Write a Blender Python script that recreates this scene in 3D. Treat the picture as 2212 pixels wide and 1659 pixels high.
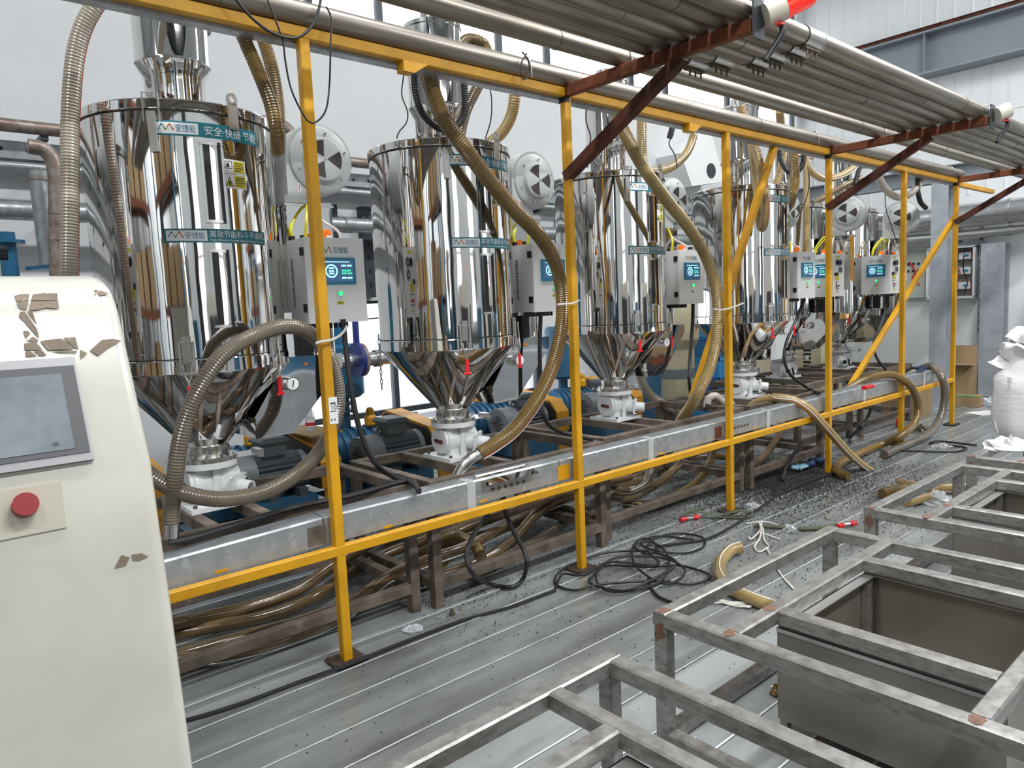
import bpy, bmesh, math, random
from mathutils import Vector, Matrix, Euler
random.seed(7)
R = math.radians
scene = bpy.context.scene
C = scene.collection
for o in list(bpy.data.objects):
    bpy.data.objects.remove(o, do_unlink=True)

# ------------------------------------------------------------------ camera
cam = bpy.data.cameras.new('camera'); camo = bpy.data.objects.new('camera', cam); C.objects.link(camo)
cam.sensor_width = 36.0; cam.lens = 36.0 * 1568.93 / 2212; cam.clip_start = 0.05; cam.clip_end = 200
yaw, pitch, roll = 0.7139, 0.1059, -0.0444
fw = Vector((math.sin(yaw) * math.cos(pitch), math.cos(yaw) * math.cos(pitch), -math.sin(pitch)))
rt = Vector((math.cos(yaw), -math.sin(yaw), 0)); up = rt.cross(fw)
r2 = math.cos(roll) * rt + math.sin(roll) * up; u2 = -math.sin(roll) * rt + math.cos(roll) * up
camo.matrix_world = Matrix(((r2.x, u2.x, -fw.x, 0), (r2.y, u2.y, -fw.y, -2.9543), (r2.z, u2.z, -fw.z, 1.6), (0, 0, 0, 1)))
scene.camera = camo

# ------------------------------------------------------------------ world, light, exposure
w = bpy.data.worlds.new('overcast_sky'); scene.world = w; w.use_nodes = True
bg = w.node_tree.nodes['Background']; bg.inputs[0].default_value = (0.97, 0.985, 1.0, 1); bg.inputs[1].default_value = 2.0
vs = scene.view_settings
vs.view_transform = 'Standard'; vs.look = 'None'; vs.gamma = 1.0; vs.use_curve_mapping = False; vs.exposure = 0.36
scene.cycles.max_bounces = 7; scene.cycles.glossy_bounces = 4; scene.cycles.diffuse_bounces = 3
scene.cycles.transmission_bounces = 6; scene.cycles.transparent_max_bounces = 8
scene.cycles.caustics_reflective = True; scene.cycles.blur_glossy = 1.0; scene.cycles.caustics_refractive = False
scene.cycles.sample_clamp_indirect = 6.0

LAMPS = [(-3.0, -5.6), (2.5, -5.6), (8.0, -5.6), (-3.0, -1.4), (2.5, -1.4), (8.0, -1.4), (12.0, -3.5)]
LAMP_Z = 7.0
LAMP_W = [330.0, 330.0, 330.0, 160.0, 160.0, 230.0, 300.0]

# ------------------------------------------------------------------ helpers
def lin(c):
    return tuple(((v / 12.92) if v <= 0.04045 else ((v + 0.055) / 1.055) ** 2.4) for v in c)
def hexc(h):
    return lin(tuple(int(h[i:i + 2], 16) / 255 for i in (0, 2, 4)))

def mat(name, col, rough=0.5, metal=0.0, var=None, vscale=4.0, vamt=0.5, vstretch=(1, 1, 1), bump=0.0, bscale=20.0,
        emit=None, estr=0.0, alpha=None, coat=0.0, rvar=0.0, spots=None, sscale=30.0, sthr=0.6, ior=None, trans=0.0, bstretch=None, vlo=0.4, vhi=0.65):
    m = bpy.data.materials.new(name); m.use_nodes = True
    nt = m.node_tree; b = nt.nodes['Principled BSDF']; L = nt.links
    if isinstance(col, str): col = hexc(col)
    if isinstance(var, str): var = hexc(var)
    if isinstance(spots, str): spots = hexc(spots)
    b.inputs['Base Color'].default_value = (*col, 1); b.inputs['Roughness'].default_value = rough
    b.inputs['Metallic'].default_value = metal
    if ior: b.inputs['IOR'].default_value = ior
    if trans: b.inputs['Transmission Weight'].default_value = trans
    if coat: b.inputs['Coat Weight'].default_value = coat; b.inputs['Coat Roughness'].default_value = 0.12
    tc = None
    def coords(stretch):
        nonlocal tc
        if tc is None: tc = nt.nodes.new('ShaderNodeNewGeometry')
        mp = nt.nodes.new('ShaderNodeMapping'); mp.inputs['Scale'].default_value = stretch
        L.new(tc.outputs['Position'], mp.inputs['Vector']); return mp.outputs[0]
    cur = None
    if var is not None:
        n = nt.nodes.new('ShaderNodeTexNoise'); n.inputs['Scale'].default_value = vscale; n.inputs['Detail'].default_value = 5
        n.inputs['Roughness'].default_value = 0.6
        L.new(coords(vstretch), n.inputs['Vector'])
        mr = nt.nodes.new('ShaderNodeMapRange'); mr.inputs['From Min'].default_value = vlo; mr.inputs['From Max'].default_value = vhi
        mr.inputs['To Max'].default_value = vamt
        L.new(n.outputs['Fac'], mr.inputs['Value'])
        mx = nt.nodes.new('ShaderNodeMix'); mx.data_type = 'RGBA'
        mx.inputs['A'].default_value = (*col, 1); mx.inputs['B'].default_value = (*var, 1)
        L.new(mr.outputs[0], mx.inputs['Factor']); cur = mx.outputs['Result']
        if rvar:
            ad = nt.nodes.new('ShaderNodeMath'); ad.operation = 'MULTIPLY_ADD'; ad.inputs[1].default_value = rvar; ad.inputs[2].default_value = rough
            L.new(mr.outputs[0], ad.inputs[0]); L.new(ad.outputs[0], b.inputs['Roughness'])
    if spots is not None:
        n = nt.nodes.new('ShaderNodeTexNoise'); n.inputs['Scale'].default_value = sscale; n.inputs['Detail'].default_value = 3
        L.new(coords((1, 1, 1)), n.inputs['Vector'])
        mr = nt.nodes.new('ShaderNodeMapRange'); mr.inputs['From Min'].default_value = sthr; mr.inputs['From Max'].default_value = sthr + 0.05
        L.new(n.outputs['Fac'], mr.inputs['Value'])
        mx = nt.nodes.new('ShaderNodeMix'); mx.data_type = 'RGBA'
        if cur is None: mx.inputs['A'].default_value = (*col, 1)
        else: L.new(cur, mx.inputs['A'])
        mx.inputs['B'].default_value = (*spots, 1)
        L.new(mr.outputs[0], mx.inputs['Factor']); cur = mx.outputs['Result']
    if cur is not None: L.new(cur, b.inputs['Base Color'])
    if bump:
        n = nt.nodes.new('ShaderNodeTexNoise'); n.inputs['Scale'].default_value = bscale; n.inputs['Detail'].default_value = 2
        L.new(coords(bstretch or (1, 1, 1)), n.inputs['Vector'])
        bp = nt.nodes.new('ShaderNodeBump'); bp.inputs['Strength'].default_value = 1.0; bp.inputs['Distance'].default_value = bump
        L.new(n.outputs['Fac'], bp.inputs['Height']); L.new(bp.outputs[0], b.inputs['Normal'])
    if emit is not None:
        if isinstance(emit, str): emit = hexc(emit)
        b.inputs['Emission Color'].default_value = (*emit, 1); b.inputs['Emission Strength'].default_value = estr
    if alpha is not None: b.inputs['Alpha'].default_value = alpha
    return m

M = {}
M['mirror'] = mat('polished_stainless', (0.73, 0.715, 0.695), 0.04, 1.0, bump=0.0042, bscale=3.2, bstretch=(1, 1, 0.55))
M['steel'] = mat('brushed_stainless', (0.66, 0.65, 0.63), 0.22, 1.0, bump=0.001, bscale=6)
M['steel_dull'] = mat('dull_steel', (0.50, 0.49, 0.47), 0.38, 1.0)
M['pipe'] = mat('aluminium_conveying_pipe', '9a9389', 0.36, 0.85, var='6e645a', vscale=5, vstretch=(0.25, 6, 6), vamt=0.8, rvar=0.15)
M['yellow'] = mat('yellow_paint', 'cb940a', 0.42, 0.0, var='a9780a', vscale=5, vamt=0.6, spots='4b3a1c', sscale=14, sthr=0.74)
M['rust'] = mat('rusty_angle_iron', '5c2f1e', 0.8, 0.1, var='2e1a14', vscale=9, vamt=0.9, bump=0.001, bscale=60)
M['rust_light'] = mat('rusty_channel', '7a4326', 0.75, 0.1, var='4a2415', vscale=7, vamt=0.9, bump=0.001, bscale=60)
M['raw'] = mat('raw_steel_tube', '9f9d99', 0.36, 0.65, var='6f6b66', vscale=22, vstretch=(1.0, 1.0, 2.5), vamt=0.7, spots='6b5240', sscale=9, sthr=0.72, bump=0.0004, bscale=40)
M['primer'] = mat('red_oxide_primer', '74503f', 0.7, 0.0, var='4f3a30', vscale=40, vamt=0.9)
M['sheet'] = mat('mill_steel_sheet', '938d85', 0.30, 0.7, var='7b756d', vscale=3, vamt=0.7, rvar=0.1)
M['stand'] = mat('dusty_brown_steel', '74675b', 0.65, 0.2, var='4c433b', vscale=7, vamt=0.9, spots='8c7c6c', sscale=12, sthr=0.68)
M['gap_dark'] = mat('dark_gap_brown', '6f6a5e', 0.7, 0.25, var='4a443c', vscale=7, vamt=0.9)  # brown used only to colour in the dark trunking gap
M['galv'] = mat('galvanised_sheet', 'a9adaf', 0.36, 0.6, var='8d9294', vscale=14, vamt=0.8, rvar=0.15, spots='b5bdc0', sscale=22, sthr=0.62)
M['galv_col'] = mat('galvanised_column', 'a9aeb4', 0.5, 0.25, var='8f959c', vscale=5, vamt=0.7)
M['grey_beam'] = mat('grey_painted_steel', '838a91', 0.5, 0.1, var='767d85', vscale=2, vamt=0.5)
M['darkgrey'] = mat('dark_grey_paint', '34373b', 0.55)
M['wall_rear'] = mat('grey_rear_wall', '94989a', 0.8, 0.0, var='84888a', vscale=0.8, vamt=0.6)
M['plate_dark'] = mat('dirty_base_plate', '4b3b32', 0.7, 0.2, var='332a25', vscale=30, vamt=0.8)
M['wall'] = mat('white_plaster', 'dcdedf', 0.85, 0.0, var='d0d3d4', vscale=0.9, vamt=0.6, spots='a4a7a8', sscale=5.0, sthr=0.78)
M['panel'] = mat('white_cladding', 'e2e5e6', 0.45, 0.0, var='d8dcde', vscale=0.6, vamt=0.6)
M['ceil'] = mat('ceiling_sheet', 'b9bcbe', 0.8)
M['floor'] = mat('painted_floor_plate', '939897', 0.24, 0.2, var='535252', vscale=2.4, vstretch=(0.35, 1.6, 1), vamt=0.85, rvar=0.2, spots='4d4a48', sscale=16, sthr=0.74, bump=0.0007, bscale=5, vlo=0.42, vhi=0.72)
M['floor_base'] = mat('floor_joint', '4a4c4e', 0.7)
M['lip'] = mat('floor_plate_lip', 'dde3e4', 0.25, 0.2, var='7d8082', vscale=5, vamt=0.8, vstretch=(1, 3, 1), vlo=0.5, vhi=0.7)
M['white_paint'] = mat('white_powder_coat', 'efefee', 0.42)
M['cab_side'] = mat('cabinet_grey_white', 'e4e4e3', 0.45)
M['valve'] = mat('valve_white_paint', 'd9dbdb', 0.35, var='c4c6c6', vscale=10, vamt=0.5)
M['blower'] = mat('blower_grey_paint', 'aeb2b0', 0.4)
M['mesh_dark'] = mat('dark_grille', '2b2826', 0.6, 0.3, var='4d4741', vscale=120, vamt=0.9)
M['black'] = mat('black_rubber', '17171a', 0.45)
M['black_plastic'] = mat('black_plastic', '1e1e20', 0.35)
M['cable'] = mat('black_cable', '1d1c1e', 0.5)
M['teal'] = mat('teal_banner', '10727f', 0.4)
M['cyan_frame'] = mat('blue_bezel', '1a84a3', 0.35)
M['white_print'] = mat('white_print', 'eceeee', 0.5)
M['blue_print'] = mat('blue_print', '1f6f9c', 0.5)
M['teal_print'] = mat('teal_print', '1c7788', 0.5)
M['red_print'] = mat('red_print', 'c42a2a', 0.5)
M['green_print'] = mat('green_print', '4f9e3e', 0.5)
M['orange_print'] = mat('orange_print', 'e0902a', 0.5)
M['black_print'] = mat('black_print', '1b1b1b', 0.5)
M['sticker'] = mat('yellow_sticker', 'cfc21c', 0.5)
M['screen'] = mat('lit_screen', '27405c', 0.2, emit='3f5f86', estr=0.55)
M['screen_cyan'] = mat('screen_gauge', '9fe0e8', 0.3, emit='a8e8ee', estr=0.9)
M['screen_green'] = mat('screen_green_bar', '3fc79a', 0.3, emit='45d6a4', estr=0.8)
M['green_lamp'] = mat('green_lamp', '2ee66a', 0.3, emit='20f060', estr=2.2)
M['orange_lamp'] = mat('orange_beacon', 'e8741c', 0.25, emit='e86a10', estr=0.15)
M['yellow_cable'] = mat('yellow_conduit', 'd9cf22', 0.4)
M['white_cable'] = mat('white_cable', 'd8d8d6', 0.4)
M['red'] = mat('red_grip', 'd0202a', 0.35)
M['beacon_red'] = mat('red_beacon_lens', 'ee2a1a', 0.12, emit='f02010', estr=0.35, coat=0.6)
M['beige'] = mat('beige_plastic', 'c8c3b4', 0.45)
M['blue_mach'] = mat('blue_machine_paint', '3a6b8c', 0.4, var='2c5572', vscale=6, vamt=0.6)
M['blue_tank'] = mat('blue_tank_paint', '236486', 0.35)
M['motor'] = mat('motor_grey', '767c80', 0.45, 0.1)
M['motor_dark'] = mat('motor_dark_grey', '565d60', 0.5, 0.1)
M['guard'] = mat('belt_guard_yellow', 'd99c22', 0.45, var='c08a30', vscale=4, vamt=0.5)
M['amber'] = mat('amber_pvc_hose', '79602f', 0.26, var='574321', vscale=3, vamt=0.8, coat=0.4)
M['amber_light'] = mat('light_amber_hose', 'a48c5a', 0.28, var='826a40', vscale=3, vamt=0.7, coat=0.4)
M['pale_hose'] = mat('pale_grey_hose', 'a79d8d', 0.28, var='8a7c6a', vscale=2, vamt=0.8, coat=0.4)
M['grey_hose'] = mat('smoky_grey_hose', '6e6556', 0.25, var='473d33', vscale=3, vamt=0.8, coat=0.5)
M['brown_hose'] = mat('brown_floor_hose', '705a3c', 0.2, var='4c3c29', vscale=3, vamt=0.8, coat=0.6)
M['clear_hose'] = mat('clear_hose', 'b9b2a4', 0.25, var='9a9284', vscale=4, vamt=0.6, coat=0.5)
M['rib_dark'] = mat('hose_rib', '4f3d22', 0.3)
M['rib_light'] = mat('hose_rib_pale', 'c9b78c', 0.3)
M['console'] = mat('ivory_console_paint', 'c3c1b8', 0.25, var='b4b0a3', vscale=3, vamt=0.6, spots='9d978a', sscale=11, sthr=0.77, coat=0.3)
M['bezel'] = mat('grey_aluminium_bezel', '8f8f90', 0.45, 0.4)
M['bezel_dark'] = mat('dark_bezel', '4a4a4c', 0.5)
M['screen_off'] = mat('grimy_screen', '5d656c', 0.14, 0.0, var='8f979c', vscale=5, vamt=0.8, spots='4c5054', sscale=26, sthr=0.70, coat=0.6)
M['residue'] = mat('brown_tape_residue', '7d6f5f', 0.75, var='6a5c4e', vscale=20, vamt=0.8, spots='cfcabd', sscale=42, sthr=0.66)
M['recess'] = mat('cream_plate', 'c5bfae', 0.4)
M['red_button'] = mat('dark_red_button', '821616', 0.4)
M['cream'] = mat('cream_machine_paint', 'c3bb9c', 0.5, var='a9a184', vscale=4, vamt=0.6)
M['crate'] = mat('blue_crate_plastic', '3a8fc4', 0.45)
M['crate_dark'] = mat('navy_crate_plastic', '24669c', 0.45)
M['carton'] = mat('cardboard', '9d8462', 0.75, var='87704f', vscale=6, vamt=0.5)
M['bag'] = mat('white_woven_bag', 'e4e2e4', 0.7, var='d2cdd2', vscale=25, vstretch=(0.6, 0.6, 6), vamt=0.6, bump=0.004, bscale=26, bstretch=(0.3, 0.3, 1.6))
M['film'] = mat('clear_plastic_film', 'dcdfe2', 0.12, 0.0, alpha=0.42)
M['tape'] = mat('packing_tape', 'd5d8da', 0.15, 0.0, alpha=0.38)
M['paper'] = mat('white_paper', 'dadada', 0.7)
M['strap'] = mat('olive_webbing', '59614a', 0.8, var='454c3a', vscale=30, vamt=0.7)
M['rope'] = mat('white_rope', 'd3cfc6', 0.75)
M['glove_blue'] = mat('navy_glove', '1f3a5f', 0.7)
M['glove_teal'] = mat('teal_glove', '3a8296', 0.6, var='a9c3c8', vscale=14, vamt=0.8)
M['pellet'] = mat('black_pellets', '0d0d0e', 0.6)
M['bolt'] = mat('rusty_bolt', '6a5f50', 0.55, 0.6)
M['glass'] = mat('window_glass', (0.9, 0.93, 0.95), 0.03, 0.0, alpha=0.12)
M['frame_dark'] = mat('window_frame', '3d434a', 0.45, 0.3)
M['outside'] = mat('snow_white_yard', 'd9dde2', 0.8, var='b7bcc4', vscale=0.6, vamt=0.6)
M['lamp'] = mat('lamp_diffuser', 'f4f6f6', 0.4, emit='f7fbff', estr=6.0)
M['lamp_body'] = mat('lamp_housing', 'c9ccce', 0.4, 0.2)
M['bottle'] = mat('clear_bottle', 'cfd6d8', 0.08, alpha=0.45)
M['bottle_label'] = mat('bottle_label', 'e8e4e4', 0.5)
M['cap_white'] = mat('white_cap', 'e6e6e6', 0.4)
M['breaker'] = mat('breaker_white', 'cfd1d1', 0.4)
M['interior'] = mat('box_interior', '7c7872', 0.6)
M['purple'] = mat('purple_flange', '2c3a86', 0.4)
M['rusty_flange'] = mat('rusty_white_flange', 'b9b0a8', 0.6, var='6d3a2c', vscale=11, vamt=0.9)
M['foil'] = mat('insulation_jacket', (0.62, 0.62, 0.62), 0.25, 0.9, bump=0.004, bscale=12)
M['elbow_rust'] = mat('rusty_elbow', 'a0968d', 0.45, 0.6, var='75594c', vscale=14, vamt=0.8)

ORIG = {}
def org(o):
    return ORIG.get(o.name, Vector((0, 0, 0))) if o is not None else Vector((0, 0, 0))

class MB:
    def __init__(s): s.v = []; s.f = []
    def add(s, vs, fs):
        b = len(s.v); s.v += [tuple(q) for q in vs]; s.f += [tuple(i + b for i in q) for q in fs]; return s
    def box(s, a, b):
        x0, y0, z0 = a; x1, y1, z1 = b
        return s.add([(x0, y0, z0), (x1, y0, z0), (x1, y1, z0), (x0, y1, z0), (x0, y0, z1), (x1, y0, z1), (x1, y1, z1), (x0, y1, z1)],
                     [(0, 3, 2, 1), (4, 5, 6, 7), (0, 1, 5, 4), (1, 2, 6, 5), (2, 3, 7, 6), (3, 0, 4, 7)])
    def ring_loft(s, rings, cap=True, closed=False):
        n = len(rings[0]); vs = [q for r in rings for q in r]; fs = []
        m = len(rings)
        for i in range(m if closed else m - 1):
            j = (i + 1) % m
            for k in range(n):
                l = (k + 1) % n
                fs.append((i * n + k, i * n + l, j * n + l, j * n + k))
        if cap and not closed:
            fs.append(tuple(range(n - 1, -1, -1))); fs.append(tuple((m - 1) * n + k for k in range(n)))
        return s.add(vs, fs)
    def bar(s, p0, p1, w, h, ch=0.003, up=(0, 0, 1)):
        p0 = Vector(p0); p1 = Vector(p1); d = (p1 - p0).normalized(); u = Vector(up)
        if abs(d.dot(u)) > 0.98: u = Vector((0, 1, 0))
        x = d.cross(u).normalized(); y = x.cross(d).normalized()
        a, b = w / 2, h / 2; c = min(ch, a * 0.4, b * 0.4)
        sec = [(-a + c, -b), (a - c, -b), (a, -b + c), (a, b - c), (a - c, b), (-a + c, b), (-a, b - c), (-a, -b + c)] if c > 0 else [(-a, -b), (a, -b), (a, b), (-a, b)]
        r0 = [p0 + x * q[0] + y * q[1] for q in sec]; r1 = [p1 + x * q[0] + y * q[1] for q in sec]
        return s.ring_loft([r0, r1])
    def cyl(s, p0, p1, r, n=24, r1=None, cap=True):
        p0 = Vector(p0); p1 = Vector(p1); d = (p1 - p0).normalized()
        u = Vector((0, 0, 1)) if abs(d.z) < 0.9 else Vector((1, 0, 0))
        x = d.cross(u).normalized(); y = d.cross(x).normalized(); r1 = r if r1 is None else r1
        def rg(p, q): return [p + x * (q * math.cos(2 * math.pi * k / n)) + y * (q * math.sin(2 * math.pi * k / n)) for k in range(n)]
        return s.ring_loft([rg(p0, r), rg(p1, r1)], cap)
    def annulus(s, p0, p1, ro, ri, n=32):
        p0 = Vector(p0); p1 = Vector(p1); d = (p1 - p0).normalized()
        u = Vector((0, 0, 1)) if abs(d.z) < 0.9 else Vector((1, 0, 0))
        x = d.cross(u).normalized(); y = d.cross(x).normalized()
        def rg(p, q): return [p + x * (q * math.cos(2 * math.pi * k / n)) + y * (q * math.sin(2 * math.pi * k / n)) for k in range(n)]
        return s.ring_loft([rg(p0, ro), rg(p1, ro), rg(p1, ri), rg(p0, ri)], closed=True)
    def lathe(s, prof, c=(0, 0), n=64, cap=False):
        rings = [[(c[0] + r * math.cos(2 * math.pi * k / n), c[1] + r * math.sin(2 * math.pi * k / n), z) for k in range(n)] for r, z in prof]
        return s.ring_loft(rings, cap)
    def prism(s, poly, axis, a, b):
        # poly: 2D points in the plane normal to axis ('x': (y,z); 'y': (x,z); 'z': (x,y))
        def P(q, t): return {'x': (t, q[0], q[1]), 'y': (q[0], t, q[1]), 'z': (q[0], q[1], t)}[axis]
        return s.ring_loft([[P(q, a) for q in poly], [P(q, b) for q in poly]])
    def sphere(s, c, r, n=16, m=8, sc=(1, 1, 1), half=False):
        c = Vector(c); rings = []
        for i in range(m + 1):
            t = math.pi * i / m * (0.5 if half else 1.0)
            rr = max(1e-4, math.sin(t)); zz = math.cos(t)
            rings.append([c + Vector((r * sc[0] * rr * math.cos(2 * math.pi * k / n), r * sc[1] * rr * math.sin(2 * math.pi * k / n), r * sc[2] * zz)) for k in range(n)])
        return s.ring_loft(rings)
    def sweep(s, pts, r, n=12, cap=True, closed=False):
        # r: number or list of radii per point
        P = [Vector(p) for p in pts]; m = len(P); rings = []
        prev = None
        for i in range(m):
            a = P[i - 1] if i > 0 else (P[-1] if closed else P[0]); b = P[(i + 1) % m] if (i < m - 1 or closed) else P[-1]
            t = (b - a)
            t = t.normalized() if t.length > 1e-9 else Vector((0, 0, 1))
            if prev is None:
                u = Vector((0, 0, 1)) if abs(t.z) < 0.9 else Vector((1, 0, 0))
                x = t.cross(u).normalized()
            else:
                x = prev - t * prev.dot(t); x = x.normalized() if x.length > 1e-6 else t.orthogonal().normalized()
            prev = x; y = t.cross(x)
            q = r[i] if isinstance(r, (list, tuple)) else r
            rings.append([P[i] + x * (q * math.cos(2 * math.pi * k / n)) + y * (q * math.sin(2 * math.pi * k / n)) for k in range(n)])
        return s.ring_loft(rings, cap, closed)
    def build(s, name, m, parent=None, smooth=True, angle=32, data_only=False):
        me = bpy.data.meshes.new(name)
        o3 = org(parent)
        me.from_pydata([(q[0] - o3.x, q[1] - o3.y, q[2] - o3.z) for q in s.v], [], s.f)
        me.validate(); 
        if smooth:
            me.polygons.foreach_set('use_smooth', [True] * len(me.polygons))
            me.set_sharp_from_angle(angle=R(angle))
        me.materials.append(M[m] if isinstance(m, str) else m)
        me.update()
        ob = bpy.data.objects.new(name, me); C.objects.link(ob)
        if parent is not None: ob.parent = parent
        ORIG[ob.name] = o3
        return ob

def tag(o, label=None, cat=None, group=None, kind=None):
    if label: o['label'] = label
    if cat: o['category'] = cat
    if group: o['group'] = group
    if kind: o['kind'] = kind
    return o
def thing(name, label, cat, loc=(0, 0, 0), group=None, kind=None):
    o = bpy.data.objects.new(name, None); C.objects.link(o); o.location = loc; o.empty_display_size = 0.1
    ORIG[o.name] = Vector(loc)
    return tag(o, label, cat, group, kind)
def single(mb, name, m, label, cat, group=None, base=None, smooth=True):
    """a thing that is one mesh, its origin at its base"""
    vs = mb.v
    if base is None:
        base = ((min(q[0] for q in vs) + max(q[0] for q in vs)) / 2, (min(q[1] for q in vs) + max(q[1] for q in vs)) / 2, min(q[2] for q in vs))
    mb.v = [(q[0] - base[0], q[1] - base[1], q[2] - base[2]) for q in vs]
    o = mb.build(name, m, None, smooth); o.location = base; ORIG[o.name] = Vector(base)
    return tag(o, label, cat, group)
def part(name, m, parent, *calls, smooth=True):
    mb = MB()
    for c in calls: getattr(mb, c[0])(*c[1:])
    return mb.build(name, m, parent, smooth)
def copy_tree(o, parent=None):
    c = o.copy(); C.objects.link(c); c.parent = parent
    for ch in list(o.children): copy_tree(ch, c)
    return c

def catmull(pts, step=0.02):
    P = [Vector(p) for p in pts]
    Q = [P[0] * 2 - P[1]] + P + [P[-1] * 2 - P[-2]]
    out = []
    for i in range(1, len(Q) - 2):
        a, b, c, d = Q[i - 1], Q[i], Q[i + 1], Q[i + 2]
        n = max(2, int((c - b).length / 0.008))
        for k in range(n):
            t = k / n
            out.append(0.5 * ((2 * b) + (c - a) * t + (2 * a - 5 * b + 4 * c - d) * t * t + (-a + 3 * b - 3 * c + d) * t ** 3))
    out.append(P[-1])
    # uniform resample
    L = [0.0]
    for i in range(1, len(out)): L.append(L[-1] + (out[i] - out[i - 1]).length)
    n = max(2, int(L[-1] / step)); res = []; j = 0
    for k in range(n + 1):
        t = L[-1] * k / n
        while j < len(L) - 2 and L[j + 1] < t: j += 1
        q = (t - L[j]) / max(1e-9, L[j + 1] - L[j]); res.append(out[j].lerp(out[j + 1], q))
    return res

TXT = {}
def text2d(s, size=1.0):
    """flat lettering as 2D verts and faces, left aligned on the baseline"""
    key = (s, size)
    if key in TXT: return TXT[key]
    cu = bpy.data.curves.new('lettering', 'FONT'); cu.body = s; cu.size = size; cu.resolution_u = 2
    ob = bpy.data.objects.new('lettering', cu); C.objects.link(ob)
    bpy.context.view_layer.update()
    dg = bpy.context.evaluated_depsgraph_get()
    me = ob.evaluated_get(dg).to_mesh()
    v = [(q.co.x, q.co.y) for q in me.vertices]; f = [tuple(p.vertices) for p in me.polygons]
    ob.evaluated_get(dg).to_mesh_clear()
    bpy.data.objects.remove(ob); bpy.data.curves.remove(cu)
    TXT[key] = (v, f); return v, f
def fit_text(s, x0, x1, y0, y1):
    v, f = text2d(s)
    if not v: return [], []
    a = min(q[0] for q in v); b = max(q[0] for q in v); c = min(q[1] for q in v); d = max(q[1] for q in v)
    return [(x0 + (q[0] - a) / (b - a) * (x1 - x0), y0 + (q[1] - c) / (d - c) * (y1 - y0)) for q in v], f

# ------------------------------------------------------------------ the setting
XW, YB, YF, XL, ZC = 12.4, 3.4, -9.0, -6.0, 7.4
floor = MB().box((XL, YF, -0.08), (XW, YB, -0.012)).build('floor', 'floor_base', None, smooth=False); tag(floor, kind='structure')
pw = 0.2125
pm = MB().prism([(0, -0.012), (0, 0.0022), (0.010, 0.0022)] + [(0.013 + (pw - 0.0142) * k / 10, -0.0032 * math.sin(math.pi * k / 10)) for k in range(11)] + [(pw - 0.0012, -0.012)], 'x', XL, XW)
plank0 = pm.build('plank', 'floor', floor, angle=20)
lip0 = MB().prism([(0.0004, 0.0), (0.0018, 0.0036), (0.0078, 0.0036), (0.0096, 0.0)], 'x', XL, XW).build('plank_lip', 'lip', plank0, smooth=False)
k0 = 0.1455
ys = []
y = k0 - pw * 43
while y < YB:
    if y > YF: ys.append(y)
    y += pw
for i, y in enumerate(ys):
    if i == 0: o = plank0
    else:
        o = plank0.copy(); C.objects.link(o); o.parent = floor
        c = lip0.copy(); C.objects.link(c); c.parent = o
    o.location = (0, y, 0)

WIN = (3.0, 5.98, 0.12, 1.72)      # low window in the back wall
CLE = (2.35, 12.2, 4.25, 6.5)      # clerestory
wb = MB()
T = 0.22
def wallbox(x0, x1, z0, z1): wb.box((x0, YB, z0), (x1, YB + T, z1))
wallbox(XL, WIN[0], 0, CLE[2]); wallbox(WIN[0], WIN[1], 0, WIN[2]); wallbox(WIN[0], WIN[1], WIN[3], CLE[2]); wallbox(WIN[1], XW, 0, CLE[2])
wallbox(XL, CLE[0], CLE[2], ZC); wallbox(CLE[0], CLE[1], CLE[3], ZC); wallbox(CLE[1], XW, CLE[2], ZC)
tag(wb.build('wall_back', 'wall', None, smooth=False), kind='structure')
tag(MB().box((XL - T, YF, 0), (XL, YB + T, ZC)).build('wall_left', 'panel', None, smooth=False), kind='structure')
we = MB().box((XW, YF, 0), (XW + T, YB + T, ZC)).build('wall_right', 'panel', None, smooth=False); tag(we, kind='structure')
rib0 = None
y = -6.0
while y < YB - 0.05:
    if rib0 is None:
        rib0 = MB().prism([(0, 0), (-0.012, 0.008), (-0.012, 0.03), (0, 0.038)], 'z', 2.95, ZC).build('cladding_rib', 'panel', we, smooth=False); rib0.location = (XW, y, 0)
    else:
        c = rib0.copy(); C.objects.link(c); c.parent = we; c.location = (XW, y, 0)
    y += 0.235
tag(MB().box((XW - 0.03, -8.9, 0), (XW - 0.001, 3.39, 0.30)).build('baseboard_right', 'grey_beam', None, smooth=False), kind='structure')
# the wall behind the camera: openings with daylight between added dark columns
FW = [(-4.4, -2.8), (-0.6, 0.7), (3.4, 4.9), (8.2, 10.2)]
wf = MB(); xs = XL
for a, b in FW:
    wf.box((xs, YF - T, 0), (a, YF, ZC)); wf.box((a, YF - T, 0), (b, YF, 1.2)); wf.box((a, YF - T, 4.4), (b, YF, ZC)); xs = b
wf.box((xs, YF - T, 0), (XW, YF, ZC))
tag(wf.build('wall_front', 'wall_rear', None, smooth=False), kind='structure')
tag(MB().box((XL - T, YF - T, ZC), (XW + T, YB + T, ZC + 0.15)).build('ceiling', 'ceil', None, smooth=False), kind='structure')
tag(MB().box((-40, -45, -0.3), (50, 45, -0.1)).build('ground_outside', 'outside', None, smooth=False), kind='structure')

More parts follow.
